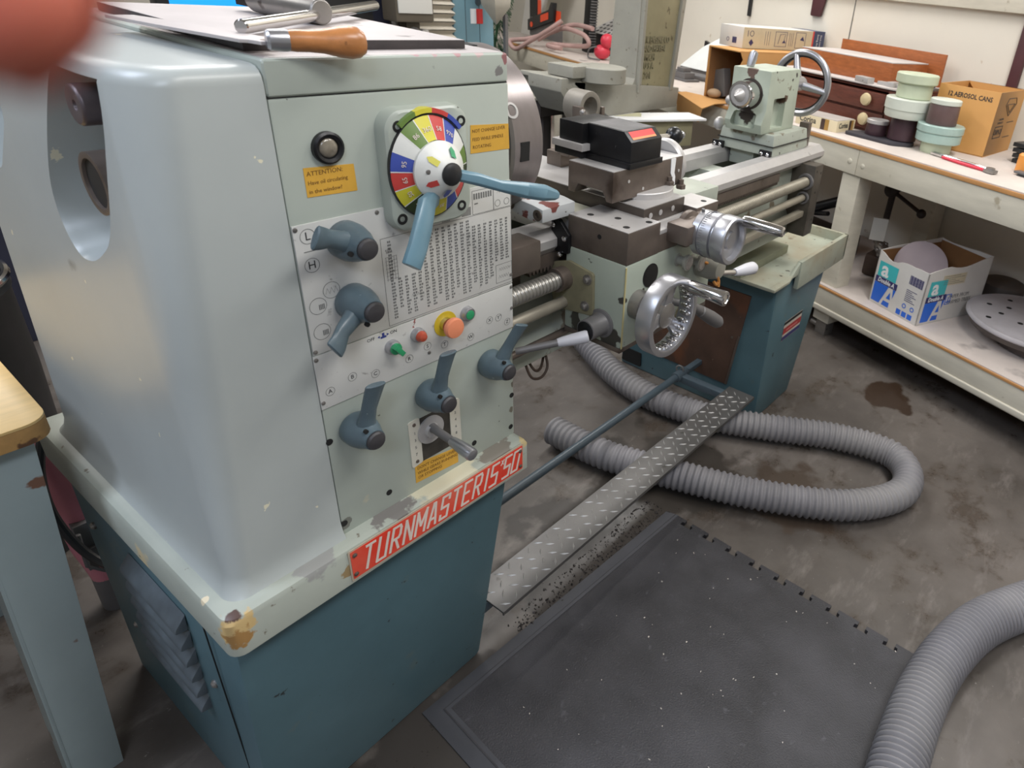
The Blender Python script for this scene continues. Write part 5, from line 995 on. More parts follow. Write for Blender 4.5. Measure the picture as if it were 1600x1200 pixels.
# pliers like tool, chisel, orange thing, dark stack
pr = BTh('bolt_cutter', 'long chrome tool with red grip lying along the bench front', 'hand tool', 0.215, 0.2, BT, -0.13)
b = MB(); b.tube(catmull([(0, 0.01, 0.009), (0.08, 0.012, 0.009), (0.22, 0.02, 0.009), (0.285, 0.012, 0.009)], 6), 0.008, 10); b.box(-0.01, 0.05, 0.0, 0.022, 0.004, 0.012); b.build('chrome_handle', CHROME, pr)
MB().tube(catmull([(0.06, -0.004, 0.007), (0.16, -0.008, 0.007), (0.24, -0.002, 0.007), (0.28, 0.006, 0.007)], 6), 0.0065, 10).build('red_grip', REDP, pr)
b = MB(); b.cyl((0.29, 0.004, 0.002), (0.29, 0.004, 0.022), 0.018); b.box(0.27, 0.315, -0.012, 0.02, 0.003, 0.016); b.build('jaw', STEEL, pr, bevel=0.002)
ck2 = BTh('putty_knife', 'grey blade with dark handle at the right bench edge', 'knife', 0.545, 0.27, BT, -0.1)
MB().box(0, 0.18, 0, 0.04, 0.006, 0.016).build('blade', GREYD, ck2, bevel=0.003); MB().box(0.02, 0.2, -0.006, 0.01, 0, 0.006).build('handle', BLACK, ck2, bevel=0.001)
tag(MB().cyl((0, 0, 0), (0, 0, 0.075), 0.032, ch=0.006).build('orange_cap', hue('orange cap', (226, 150, 70)), loc=bw(0.545, 0.345, BT)), 'orange capped can at the right edge of the bench', 'can')
b = MB()
for k in range(4): b.box(-0.005 * k, 0.2, 0, 0.16, 0.022 * k, 0.022 * k + 0.017)
b.box(0.02, 0.18, 0.02, 0.14, 0, 0.08); tag(b.build('black_tray_stack', BLACK, loc=bw(0.41, 0.5, BT), rz=RB, bevel=0.002), 'stack of black trays behind the aerosol carton', 'trays')

# ------------------------------------------------------------------ under the bench
ZS = 0.27
pb = BTh('paper_carton', 'torn white copy paper carton with blue and teal print on the shelf', 'carton', 0.165, 0.08, ZS, -0.11)
w_, d_, h_ = 0.285, 0.41, 0.255
b = MB()
b.box(0, w_, 0, d_, 0, 0.004)
n = 14
def wall(p0, p1, hs, t):
    p0 = Vector(p0); p1 = Vector(p1); dd = (p1 - p0); nn = Vector((dd.y, -dd.x)).normalized() * t
    rings = []
    for i, h in enumerate(hs):
        q = p0 + dd * i / (len(hs) - 1); rings.append([(q.x, q.y, 0.002), (q.x - nn.x, q.y - nn.y, 0.002), (q.x - nn.x, q.y - nn.y, h), (q.x, q.y, h)])
    b.loft(rings)
wall((0, 0), (w_, 0), [0.25, 0.243, 0.23, 0.222, 0.226, 0.238, 0.243, 0.244, 0.243, 0.246, 0.245, 0.246], 0.005)
wall((w_, 0), (w_, d_), [0.246, 0.252, 0.256, 0.26, 0.262, 0.254, 0.25, 0.25, 0.255, 0.262, 0.27, 0.275, 0.28], 0.005)
wall((w_, d_), (0, d_), [0.28, 0.278, 0.27, 0.265, 0.27], 0.005)
wall((0, d_), (0, 0), [0.27, 0.265, 0.262, 0.262, 0.258, 0.25], 0.005)
b.build('carton_walls', CARDW, pb)
b = MB(); b.box(0.006, w_ - 0.006, d_ - 0.008, d_ - 0.006, 0.005, 0.26); b.box(0.006, 0.008, 0.006, d_ - 0.008, 0.005, 0.25); b.box(w_ - 0.008, w_ - 0.006, 0.006, d_ - 0.008, 0.005, 0.24); b.box(0.006, w_ - 0.006, 0.006, 0.008, 0.005, 0.22); b.build('carton_lining', CARDI, pb)
FL = lambda y: plane_m((0, y, 0), (1, 0, 0), (0, 0, 1)); FR = plane_m((w_ + 0.0008, 0, 0), (0, 1, 0), (0, 0, 1))
def faceprint(F, k):
    """one printed face: teal a-block, navy band, blue A-block; k = offset along the face"""
    def pm(polys, M, name, lift=0.0):
        bb = MB()
        for pts in polys: bb.poly([F @ Vector((x + k, y, lift)) for x, y in pts])
        bb.build(name, M, pb)
    pm([[(0.005, 0.135), (0.115, 0.135), (0.115, 0.205), (0.005, 0.205)]], INKCYAN, 'teal_print')
    pm([[(0.0, 0.105), (0.13, 0.105), (0.13, 0.134), (0.0, 0.134)]], INKNAVY, 'navy_band', 0.0002)
    pm([[(0.0, 0.012), (0.05, 0.012), (0.085, 0.104), (0.0, 0.104)], [(0.065, 0.012), (0.108, 0.012), (0.108, 0.035), (0.072, 0.035)], [(0.084, 0.05), (0.108, 0.05), (0.1, 0.085)], [(0.112, 0.104), (0.128, 0.104), (0.118, 0.06)]], INKBLUE, 'blue_print')
    put('band_lettering', textmesh([('Double A', k + 0.064, 0.119, 0.029, 0.85)], F @ Matrix.Translation((0, 0, 0.0004)), bold=0.0006, shear=0.15), PAPER, pb)
    put('teal_lettering', textmesh([('a', k + 0.045, 0.172, 0.1, 1.0)], F @ Matrix.Translation((0, 0, 0.0003)), bold=0.0025), PAPER, pb)
faceprint(FL(-0.0008), 0.01); faceprint(FR, 0.02)
put('carton_lettering', textmesh([('PAPER FROM', 0.24, 0.115, 0.026, 0.9), ('FARMED TREES', 0.25, 0.088, 0.026, 0.9)], FR), INKG, pb)
bb = MB()
for i in range(15): bb.box(0.195 + i * 0.005, 0.1975 + i * 0.005 + (0.001 if i % 3 else 0), -0.0009, -0.0004, 0.165, 0.205)
for i in range(7): bb.box(0.192, 0.25 - (i % 3) * 0.012, -0.0009, -0.0004, 0.085 + i * 0.0085, 0.0875 + i * 0.0085)
bb.build('carton_small_print', INKNAVY, pb)
bb = MB()
for x in (0.2, 0.245): bb.ring((x, -0.0006, 0.06), (0, -1, 0), 0.007, 0.011, 0.0004, 18)
for i in range(3): bb.box(0.165 + i * 0.032, 0.19 + i * 0.032, -0.0009, -0.0004, 0.01, 0.034)
for q in ((0.152, 0.156, 0.08, 0.13), (0.184, 0.188, 0.08, 0.13)): bb.box(w_, w_ + 0.0009, q[0], q[1], q[2], q[3])
for q in ((0.152, 0.188, 0.08, 0.083), (0.152, 0.188, 0.127, 0.13), (0.16, 0.182, 0.088, 0.094), (0.168, 0.172, 0.094, 0.115)): bb.box(w_, w_ + 0.0009, q[0], q[1], q[2], q[3])
bb.build('carton_emblems', INKBLUE, pb)
bb = MB(); bb.box(w_, w_ + 0.0007, 0.1, 0.25, 0.175, 0.225); bb.build('address_label', hue('yellowed label', (204, 192, 164)), pb)
bb = MB()
for i in range(5): bb.box(w_ + 0.0006, w_ + 0.001, 0.11, 0.24 - (i % 3) * 0.03, 0.182 + i * 0.009, 0.184 + i * 0.009)
bb.build('label_print', INKG, pb)
dd = MB().lathe((0, 0, 0), (0, 0, 1), [(0, 0.118), (0.012, 0.118)], 48).build('grinding_disc', DISCP, loc=bw(0.29, 0.225, ZS + 0.19), bevel=0.002); dd.rotation_euler = (math.radians(58), 0.0, RB + 0.5)
tag(dd, 'dusty mauve disc tilted inside the copy paper carton', 'disc')
fp = BTh('faceplate', 'large round dusty lathe faceplate with holes on the shelf', 'faceplate', 0.775, 0.41, ZS + 0.045)
MB().lathe((0, 0, 0), (0, 0, 1), [(0, 0.235), (0.01, 0.262), (0.035, 0.275), (0.043, 0.283), (0.049, 0.283), (0.05, 0.272), (0.053, 0.268), (0.053, 0.238), (0.0535, 0.237), (0.0535, 0.001)], 72).build('plate', FACEP, fp)
MB().lathe((0, 0, 0), (0, 0, 1), [(0.0005, 0.2352), (0.010, 0.2632), (0.034, 0.276), (0.036, 0.27)], 72, cap=False).build('dark_rim', FACEB, fp)
b = MB()
for a, r in ((150, 0.2), (175, 0.13), (190, 0.2), (215, 0.14), (235, 0.21), (130, 0.12), (260, 0.1), (100, 0.19)): b.at((r * math.cos(math.radians(a)), r * math.sin(math.radians(a)), 0.0533)).lathe((0, 0, 0), (0, 0, 1), [(0, 0.012), (0.0006, 0.012)], 16)
b.build('plate_hole', DARK, fp)
tag(MB().lathe((0, 0, 0), (0, 0, 1), [(0, 0.16), (0.005, 0.2), (0.04, 0.2), (0.044, 0.19)], 48).build('backing_plate', FACEB, loc=bw(0.83, 0.42, ZS)), 'dark smaller round plate under the large faceplate', 'plate')
tag(MB().lathe((0, 0, 0), (0, 0, 1), [(0, 0.07), (0.02, 0.08), (0.03, 0.1), (0.10, 0.1), (0.11, 0.08)], 40).build('pulley', mat('dark pulley', (92, 84, 78), 0.6), loc=bw(0.47, 0.69, ZS)), 'dusty pulley behind the copy paper carton', 'pulley')
# things behind the leg
dc = BTh('drill_chuck', 'drill chuck with a twist drill lying beside the paper carton', 'drill chuck', -0.02, 0.36, ZS + 0.145, -0.3)
b = MB(); b.lathe((-0.05, 0, 0.03), (1, -0.25, -0.25), [(0, 0.02), (0.05, 0.02), (0.052, 0.032), (0.09, 0.032), (0.12, 0.02)], 20)
for k in range(6): a = k * PI / 3; b.ball((0.03, -0.02 + 0.03 * math.cos(a), 0.01 + 0.03 * math.sin(a)), 0.012, 10, 8)
b.build('chuck_body', STEEL, dc); MB().cyl((0.06, -0.028, 0.002), (0.14, -0.048, -0.018), 0.009).build('twist_drill', CHROME, dc)
tag(MB().at((0, 0, 0)).box(0, 0.26, 0, 0.2, 0, 0.115).build('vise_body', mat('rusty vise', (66, 52, 44), 0.6, metal=0.3, var=0.3), loc=bw(-0.07, 0.30, ZS + 0.001), rz=RB + 0.25, bevel=0.02), 'dark rusty cast block carrying the drill chuck', 'casting')
b = MB(); b.tube([(0, 0, 0.0), (0.17, 0.0, -0.055)], 0.0095, 10); b.ball((0.175, 0, -0.057), 0.022); b.ball((-0.01, 0, 0.003), 0.036); b.tube([(0, 0, 0.0), (0.13, 0.05, 0.07)], 0.008, 10); b.tube([(0, 0, 0), (-0.02, 0.02, -0.28)], 0.016, 10)
tag(b.build('drill_feed_handle', mat('black iron', (46, 38, 36), 0.5, metal=0.3), loc=bw(-0.02, 0.34, 0.712), rz=RB), 'black three armed feed handle with ball ends behind the bench leg', 'handle')
b = MB(); b.cyl((0, 0, 0.016), (0.36, 0.1, 0.21), 0.026); b.cyl((-0.05, 0.1, 0.014), (0.3, 0.02, 0.12), 0.012); b.box(-0.05, 0.2, -0.03, 0.0, 0, 0.03)
tag(b.build('tool_bars', BLACKM, loc=bw(-0.60, 0.22, ZS + 0.135), rz=RB), 'dark bars leaning left of the bench leg', 'bars')
tag(MB().box(0, 0.4, 0, 0.3, 0, 0.115).build('dark_crate', mat('dark crate', (52, 44, 40), 0.7), loc=bw(-0.66, 0.2, ZS + 0.001), rz=RB, bevel=0.004), 'low dark crate on the shelf left of the bench leg', 'crate')
b = MB(); b.box(-0.01, 0.0, 0, 0.07, 0.0, 0.11); tag(b.build('white_board', PANELW, loc=bw(-0.01, 0.22, ZS + 0.22), rz=RB - 0.9), 'white board edge behind the bench leg', 'board')

# ------------------------------------------------------------------ floor mat
def along(p, q, t): return Vector(p).lerp(Vector(q), t)
A = Vector((1.413, 0.797)); Bq = Vector((1.392, 0.008)); Cq = Vector((0.50, 0.035)); Dq = Vector((0.563, 0.846))
ed = (Bq - A); el = ed.length; eu = ed / el; en = Vector((1, 0)).normalized(); en = Vector((-eu.y, eu.x))
pts = [tuple(A)]
s = 0.045
P = lambda s_, o: tuple(A + eu * s_ + en * o)
while s < el - 0.06:
    # a T shaped notch
    pts += [P(s, 0), P(s, -0.012), P(s - 0.008, -0.014), P(s - 0.008, -0.026), P(s + 0.030, -0.026), P(s + 0.030, -0.014), P(s + 0.022, -0.012), P(s + 0.022, 0)]
    s += 0.082
pts += [tuple(Bq), tuple(Cq), tuple(Dq)]
fm = thing('floor_mat', 'black rubber anti fatigue mat with puzzle edge in front of the lathe', 'mat', (0.98, 0.27, 0))
bmx = MB(); bmx.prism([(x - 0.98, y - 0.27) for x, y in pts], 'z', 0.001, 0.013); bmx.build('mat_body', MAT_, fm)
bmx = MB(); o2 = [(A.x - 0.98, A.y - 0.27), (Dq.x - 0.98, Dq.y - 0.27), (Cq.x - 0.98, Cq.y - 0.27)]
bmx.loft([[(o2[0][0], o2[0][1] + 0.035, 0.001), (o2[0][0], o2[0][1] + 0.035, 0.003), (o2[0][0], o2[0][1] - 0.012, 0.0155), (o2[0][0], o2[0][1] - 0.012, 0.001)],
          [(o2[1][0] - 0.03, o2[1][1] + 0.035, 0.001), (o2[1][0] - 0.03, o2[1][1] + 0.035, 0.003), (o2[1][0] + 0.012, o2[1][1] - 0.012, 0.0155), (o2[1][0] + 0.012, o2[1][1] - 0.012, 0.001)],
          [(o2[2][0] - 0.03, o2[2][1], 0.001), (o2[2][0] - 0.03, o2[2][1], 0.003), (o2[2][0] + 0.012, o2[2][1], 0.0155), (o2[2][0] + 0.012, o2[2][1], 0.001)]])
bmx.build('bevelled_edge', mat('mat edge', (72, 72, 76), 0.6, var=0.15, vscale=9), fm, bevel=0.002)
# swarf on the floor and mat: uncountable crumbs
bmx = MB(); rr = random.Random(11)
for i in range(900):
    t = rr.random(); y = 0.815 + rr.random() ** 1.2 * 0.10; x = 0.8 + t * 0.62; q = rr.uniform(0.0008, 0.0028) * (1.7 if rr.random() < 0.07 else 0.9)
    bmx.at((x, y, q * 0.5), (rr.random() * 3, rr.random() * 3, rr.random() * 3)).box(-q, q, -q * 0.6, q * 0.6, -q * 0.5, q * 0.5)
o = bmx.build('metal_swarf', mat('dark swarf', (52, 48, 46), 0.5, metal=0.3)); o['kind'] = 'stuff'; tag(o, 'dark crumbs of metal swarf between the foot bar and the mat', 'swarf')
bmx = MB()
for i in range(60):
    x = rr.uniform(0.62, 1.38); y = rr.uniform(0.06, 0.75); q = rr.uniform(0.0006, 0.0016)
    bmx.at((x, y, 0.0135 + q * 0.4), (rr.random() * 3, 0, rr.random() * 3)).box(-q * 1.5, q * 1.5, -q, q, -q * 0.5, q * 0.5)
o = bmx.build('pale_crumbs', mat('pale crumbs', (205, 196, 186), 0.5)); o['kind'] = 'stuff'; tag(o, 'small pale crumbs scattered on the black mat', 'crumbs')

# ------------------------------------------------------------------ hoses
def hose(name, pts, r, pitch, label, endcap=True):
    C_ = catmull(pts, 40)
    ln = [0.0]
    for a, q in zip(C_[:-1], C_[1:]): ln.append(ln[-1] + (q - a).length)
    n = int(ln[-1] / (pitch / 6)); out = []; j = 0
    for i in range(n):
        s_ = ln[-1] * i / (n - 1)
        while j < len(ln) - 2 and ln[j + 1] < s_: j += 1
        f_ = (s_ - ln[j]) / max(ln[j + 1] - ln[j], 1e-9); out.append(C_[j].lerp(C_[j + 1], f_))
    prof = [0.86, 0.90, 0.975, 1.0, 0.975, 0.90]
    b = MB(); b.tube(out, r, 26, rf=lambda i: r * prof[i % 6], cap=True)
    o = b.build(name, HOSE, angle=75)
    return tag(o, label, 'hose')
R1 = 0.052
h1 = hose('ribbed_hose', [(1.432, 1.345, 0.062), (1.437, 1.22, 0.06), (1.455, 1.09, 0.058), (1.515, 0.90, 0.058), (1.60, 0.66, 0.058), (1.72, 0.43, 0.058), (1.83, 0.31, 0.058), (1.96, 0.245, 0.058), (2.08, 0.27, 0.058), (2.14, 0.36, 0.058), (2.10, 0.54, 0.058), (1.98, 0.76, 0.058), (1.89, 0.95, 0.058), (1.845, 1.17, 0.058), (1.86, 1.36, 0.06), (1.92, 1.55, 0.07), (2.0, 1.75, 0.10), (2.1, 2.0, 0.16)], R1, 0.0215, 'long grey ribbed exhaust hose looping under the lathe foot bar')
h2 = hose('ribbed_hose', [(2.6, -1.3, 0.063), (2.3, -0.8, 0.063), (2.05, -0.46, 0.063), (1.88, -0.30, 0.063), (1.72, -0.19, 0.063), (1.56, -0.095, 0.063), (1.40, -0.045, 0.066), (1.25, -0.025, 0.066), (1.10, -0.025, 0.066), (0.97, -0.035, 0.063), (0.80, -0.06, 0.063), (0.5, -0.2, 0.063), (0.3, -0.6, 0.063)], 0.061, 0.0145, 'grey ribbed hose lying across the right edge of the mat')
# ------------------------------------------------------------------ left workbench
lb = thing('workbench', 'wood topped workbench with chipped blue steel leg at the left', 'workbench', (-0.35, 1.7, 0), world=True)
top = rpoly([(-1.2, 1.255), (0.2, 1.255), (0.215, 1.9), (-1.2, 1.9)], [0.02, 0.035, 0.03, 0.02], 6)
MB().prism(top, 'z', 0.795, 0.80).build('laminate_top', WOODT, lb, bevel=0.001)
MB().prism(top, 'z', 0.764, 0.795).build('top_edge', WOODE, lb, bevel=0.002)
def legsheet(x0, x1, xb0, xb1, yt, yb, name='leg'):
    b = MB()
    b.loft([[(xb0, yb, 0.0), (xb1, yb, 0.0), (xb1, yb + 0.006, 0.0), (xb0, yb + 0.006, 0.0)], [(x0, yt, 0.764), (x1, yt, 0.764), (x1, yt + 0.006, 0.764), (x0, yt + 0.006, 0.764)]])
    b.loft([[(xb0, yb, 0.0), (xb0 + 0.006, yb, 0.0), (xb0 + 0.006, yb + 0.06, 0.0), (xb0, yb + 0.06, 0.0)], [(x0, yt, 0.764), (x0 + 0.006, yt, 0.764), (x0 + 0.006, yt + 0.07, 0.764), (x0, yt + 0.07, 0.764)]])
    b.build(name, LEGB, lb, bevel=0.0015)
legsheet(0.085, 0.178, 0.035, 0.112, 1.29, 1.262)
legsheet(0.085, 0.178, 0.035, 0.112, 1.82, 1.85); legsheet(-1.15, -1.06, -1.17, -1.09, 1.29, 1.262); legsheet(-1.15, -1.06, -1.17, -1.09, 1.82, 1.85)
MB().box(-1.12, 0.10, 1.30, 1.31, 0.70, 0.764).build('apron_rail', LEGB, lb, bevel=0.001)
# behind the head: pink canister, cable, black tub
pc = thing('pink_canister', 'pink enamel canister with grey latch behind the lathe pedestal', 'canister', (0.245, 1.68, 0.0), world=True)
MB().lathe((0.262, 1.70, 0.10), (-0.04, 0.0, 1.0), [(0, 0.03), (0.05, 0.034), (0.1, 0.04), (0.36, 0.042), (0.4, 0.03), (0.42, 0.01)], 24).build('canister_body', PINK, pc)
b = MB(); b.box(0.228, 0.285, 1.645, 1.69, 0.17, 0.30); b.box(0.233, 0.28, 1.635, 1.65, 0.20, 0.235); b.tube([(0.23, 1.63, 0.29), (0.225, 1.628, 0.2), (0.25, 1.628, 0.165), (0.285, 1.63, 0.19), (0.28, 1.635, 0.29)], 0.005, 8); b.cyl((0.262, 1.70, 0.0), (0.262, 1.70, 0.17), 0.03); b.build('latch', GREYD, pc, bevel=0.003)
b = MB(); b.tube(catmull([(0.246, 1.66, 0.55), (0.215, 1.64, 0.47), (0.205, 1.62, 0.38), (0.218, 1.6, 0.29), (0.24, 1.57, 0.24), (0.27, 1.52, 0.22)], 8), 0.009, 10); tag(b.build('black_cable', BLACK), 'black power cable looping down behind the lathe tray', 'cable')
bt = thing('black_tub', 'black tub with chrome rim behind the lathe end guard', 'tub', (0.20, 2.0, 0), world=True)
MB().lathe((0.16, 2.13, 0.0), (0, 0, 1), [(0, 0.18), (0.5, 0.2), (0.705, 0.2), (0.72, 0.205), (0.74, 0.2), (0.74, 0.19), (0.55, 0.185)], 40).build('tub_body', BLACK, bt)
MB().torus((0.16, 2.13, 0.745), (0, 0, 1), 0.2, 0.009, 48, 8).build('chrome_rim', CHROME, bt)
b = MB(); b.box(0.26, 0.36, 2.45, 2.51, 0.0, 0.98); b.box(0.0, 0.36, 2.45, 2.51, 0.9, 1.0); tag(b.build('black_stand', BLACK, bevel=0.01), 'black steel stand far behind the end guard', 'stand')

# ------------------------------------------------------------------ stand with white top, grinder column
st = thing('machine_stand', 'olive machine stand with flat white top behind the lathe bed', 'stand', (2.66, 2.0, 0), world=True)
q0 = Vector((2.40, 2.09, 0)); q1 = Vector((3.02, 1.81, 0)); dx = (q1 - q0).normalized(); dy = Vector((-dx.y, dx.x, 0))
def sp(a, b_, z): return q0 + dx * a + dy * b_ + Vector((0, 0, z))
def sbox(b, a0, a1, b0, b1, z0, z1): b.loft([[sp(a0, b0, z), sp(a1, b0, z), sp(a1, b1, z), sp(a0, b1, z)] for z in (z0, z1)]); return b
LQ = (q1 - q0).length
sbox(MB(), -0.02, LQ, 0, 0.17, 0.89, 0.90).build('white_top', PAPER, st, bevel=0.001)
sbox(MB(), 0.05, LQ - 0.06, 0.03, 0.16, 0.76, 0.889).build('stand_apron', OLIVE, st, bevel=0.004)
b = MB(); sbox(b, 0.08, 0.2, 0.04, 0.14, 0, 0.76); sbox(b, LQ - 0.22, LQ - 0.10, 0.05, 0.15, 0, 0.76); b.build('stand_leg', OLIVE, st, bevel=0.004)
b = MB(); b.loft([[sp(0.2, 0.09, 0.9005), sp(0.34, 0.07, 0.9005), sp(0.34, 0.10, 0.9005), sp(0.22, 0.10, 0.9005)], [sp(0.2, 0.09, 0.902), sp(0.34, 0.07, 0.915), sp(0.34, 0.10, 0.915), sp(0.22, 0.10, 0.902)]]); tag(b.build('wooden_wedge', hue('pale wedge', (198, 194, 160)), bevel=0.001), 'small pale wedge lying on the white stand top', 'wedge')
gr = thing('grinder_column', 'grey cast iron machine column with raised lettering behind the lathe', 'machine', (2.85, 2.25, 0), world=True)
cx0, cx1 = 2.585, 3.10
yf = 2.10
# base with slanted left end, column above it with a raised rim panel
b = MB(); b.prism([(2.34, 1.055), (2.59, 0.90), (3.17, 0.90), (3.18, 0.998), (2.345, 1.073)], 'y', yf, yf + 0.34); b.build('base_slab', OLIVEL, gr, bevel=0.006)
MB().box(2.62, 3.15, yf + 0.16, yf + 0.33, 0.0, 0.901).build('pedestal', OLIVEL, gr, bevel=0.01)
def colbox(b, xa0, xb0, z0, xa1, xb1, z1, y0, y1): b.loft([[(xa0, y0, z0), (xb0, y0, z0), (xb0, y1, z0), (xa0, y1, z0)], [(xa1, y0, z1), (xb1, y0, z1), (xb1, y1, z1), (xa1, y1, z1)]]); return b
b = MB(); b.loft([[(2.80, yf + 0.01, 0.995), (3.105, yf + 0.01, 0.995), (3.105, yf + 0.185, 0.995), (2.80, yf + 0.185, 0.995)], [(2.82, yf + 0.01, 1.75), (3.20, yf + 0.01, 1.75), (3.20, yf + 0.14, 1.75), (2.82, yf + 0.14, 1.75)]]); b.build('column', OLIVE, gr, bevel=0.004)
b = MB(); b.loft([[(2.803, yf + 0.0, 0.995), (2.803, yf + 0.19, 0.995), (2.70, yf + 0.19, 0.995), (2.70, yf + 0.0, 1.0)], [(2.803, yf + 0.005, 1.03), (2.803, yf + 0.185, 1.03), (2.77, yf + 0.185, 1.03), (2.77, yf + 0.005, 1.03)], [(2.806, yf + 0.01, 1.06), (2.806, yf + 0.18, 1.06), (2.794, yf + 0.18, 1.06), (2.794, yf + 0.01, 1.06)], [(2.822, yf + 0.01, 1.75), (2.822, yf + 0.15, 1.75), (2.814, yf + 0.15, 1.75), (2.814, yf + 0.01, 1.75)]]); b.build('column_side', OLIVEL, gr, bevel=0.002)
b = MB(); colbox(b, 2.80, 2.822, 0.996, 2.818, 2.84, 1.75, yf - 0.012, yf + 0.012); colbox(b, 3.085, 3.112, 0.99, 3.165, 3.205, 1.75, yf - 0.006, yf + 0.012); b.build('column_rim', OLIVEL, gr, bevel=0.003)
put('cast_lettering', textmesh([('K ENGINE CO', 2.96, 1.235, 0.042, 0.75), ('AND HAVEN', 2.935, 1.195, 0.042, 0.75), ('MICH', 2.90, 1.155, 0.042, 0.8), ('U S A', 2.895, 1.115, 0.042, 0.8), ('201', 2.89, 1.07, 0.046, 0.9)], FM(yf + 0.008), bold=0.001, extrude=0.004), mat('lettering shade', (128, 122, 98), 0.5), gr)
MB().lathe((2.49, yf - 0.03, 1.068), (0, 0, 1), [(0, 0.105), (0.004, 0.11), (0.062, 0.11), (0.066, 0.106)], 48).build('round_boss', OLIVEL, gr)
b = MB(); b.box(2.30, 2.42, yf - 0.03, yf + 0.12, 1.088, 1.136); b.prism([(2.26, 1.03), (2.34, 0.93), (2.42, 0.96), (2.42, 1.085), (2.26, 1.085)], 'y', yf + 0.0, yf + 0.2); b.build('side_lug', OLIVEL, gr, bevel=0.004)
# low cream board behind the chuck with dark underside
bd = thing('side_table', 'small table with cream board top behind the chuck', 'table', (2.55, 2.45, 0), world=True)
MB().prism([(2.36, 2.36), (2.64, 2.33), (2.75, 2.50), (2.53, 2.62)], 'z', 0.945, 0.957).build('board_top', BCREAM, bd, bevel=0.001)
b = MB(); b.box(2.42, 2.62, 2.38, 2.54, 0.86, 0.945); b.box(2.46, 2.50, 2.40, 2.44, 0, 0.87); b.box(2.58, 2.62, 2.5, 2.54, 0, 0.87); b.box(2.42, 2.46, 2.5, 2.54, 0, 0.87); b.build('table_frame', mat('dark frame', (66, 60, 58), 0.6), bd, bevel=0.002)
b = MB(); b.tube(catmull([bw(-2.78, -0.02, 0.90), bw(-2.74, -0.05, 0.75), bw(-2.78, -0.06, 0.55), bw(-2.85, -0.05, 0.3), bw(-2.9, -0.02, 0.03)], 8), 0.016, 10); tag(b.build('pink_hose', HOSEP), 'dusty pink hose hanging down from the far bench', 'hose')

# ------------------------------------------------------------------ things on the far end of the bench
b = MB()
cp_ = [(-3.12, 0.20, 0.19), (-3.2, 0.1, 0.10), (-3.3, 0.02, 0.02), (-3.42, -0.04, -0.05), (-3.5, -0.05, 0.0), (-3.4, 0.06, 0.03), (-3.3, 0.2, 0.09), (-3.1, 0.22, 0.14), (-2.85, 0.24, 0.12), (-2.8, 0.25, 0.06), (-3.0, 0.25, 0.03), (-3.15, 0.15, 0.02), (-3.05, 0.05, 0.02), (-2.9, 0.08, 0.02)]
b.tube(catmull([bw(u, v, BT + 0.018 + z) for u, v, z in cp_], 10), 0.017, 10)
b.tube(catmull([bw(-3.32, 0.1, BT + 0.05), bw(-3.2, 0.2, BT + 0.14), bw(-3.05, 0.27, BT + 0.19), bw(-2.8, 0.28, BT + 0.19)], 8), 0.017, 10)
tag(b.build('coiled_hose', HOSEP), 'tangle of dusty pinkish hose on the far bench', 'hose')
sl_ = BTh('spirit_level', 'black level body with orange vial covers standing on the far bench', 'level', -4.22, 0.44, BT + 0.0, 0.0)
MB().prism([(0, 0.04), (0.48, 0.16), (0.50, 0.30), (0.44, 0.30), (0.40, 0.24), (0.0, 0.13)], 'y', 0, 0.03).build('level_body', BLACK, sl_, bevel=0.004)
b = MB(); b.prism([(0.26, 0.13), (0.40, 0.165), (0.40, 0.22), (0.26, 0.185)], 'y', -0.004, 0.0); b.lathe((0.08, 0, 0.095), (0, -1, 0), [(0, 0.022), (0.004, 0.022)], 20); b.box(0.14, 0.2, 0.03, 0.034, 0.1, 0.3); b.box(0.46, 0.55, 0.03, 0.04, 0.1, 0.24); b.build('vial_cover', ORANGEP, sl_)
b = MB(); b.box(-0.02, 0.55, 0.031, 0.06, 0, 0.15); b.build('level_rest', GREYD, sl_)
rk = BTh('gear_rack_bar', 'dark toothed rack bar standing upright on the far bench', 'rack bar', -3.06, 0.37, BT, 0.0, rot=(0, math.radians(5), RB))
MB().box(-0.05, 0.035, 0, 0.06, 0, 1.0).build('bar', BLACKM, rk, bevel=0.003)
b = MB()
for k in range(46): b.prism([(0.035, 0.06 + k * 0.02), (0.052, 0.064 + k * 0.02), (0.052, 0.070 + k * 0.02), (0.035, 0.074 + k * 0.02)], 'y', 0.002, 0.058)
b.build('teeth', GREYD, rk)
pt = BTh('perforated_tray', 'black tray with holes in its pale sloping lid behind the grinder column', 'tray', -3.14, 0.46, BT, 0.0)
MB().prism([(0.0, 0.0), (0.27, 0.0), (0.27, 0.265), (0.0, 0.145)], 'x', 0.0, 0.5).build('tray_body', BLACK, pt, bevel=0.003)
sl2 = lambda v: 0.147 + v * 0.12 / 0.27
b = MB(); b.loft([[(u, -0.01, sl2(-0.01)), (u, 0.28, sl2(0.28)), (u, 0.28, sl2(0.28) + 0.003), (u, -0.01, sl2(-0.01) + 0.003)] for u in (-0.01, 0.51)]); b.build('tray_lid', STEELL, pt)
b = MB()
for i in range(9):
    for j in range(6):
        u = 0.02 + i * 0.056 + (0.028 if j % 2 else 0); v = 0.02 + j * 0.046; b.lathe((u, v, sl2(v) + 0.0028), (0, -0.4, 0.9), [(-0.001, 0.014), (0.001, 0.014)], 12)
b.build('lid_hole', DARK, pt, each=True)
rdp = BTh('red_plastic_tool', 'red plastic hand tool with grey cord beside the grinder column', 'tool', -2.62, 0.26, BT, 0.0)
b = MB(); b.ball((0, 0, 0.055), 0.06, sc=(0.9, 1, 0.85)); b.ball((0.03, 0.02, 0.13), 0.05, sc=(0.9, 1, 1)); b.build('tool_body', REDP, rdp)
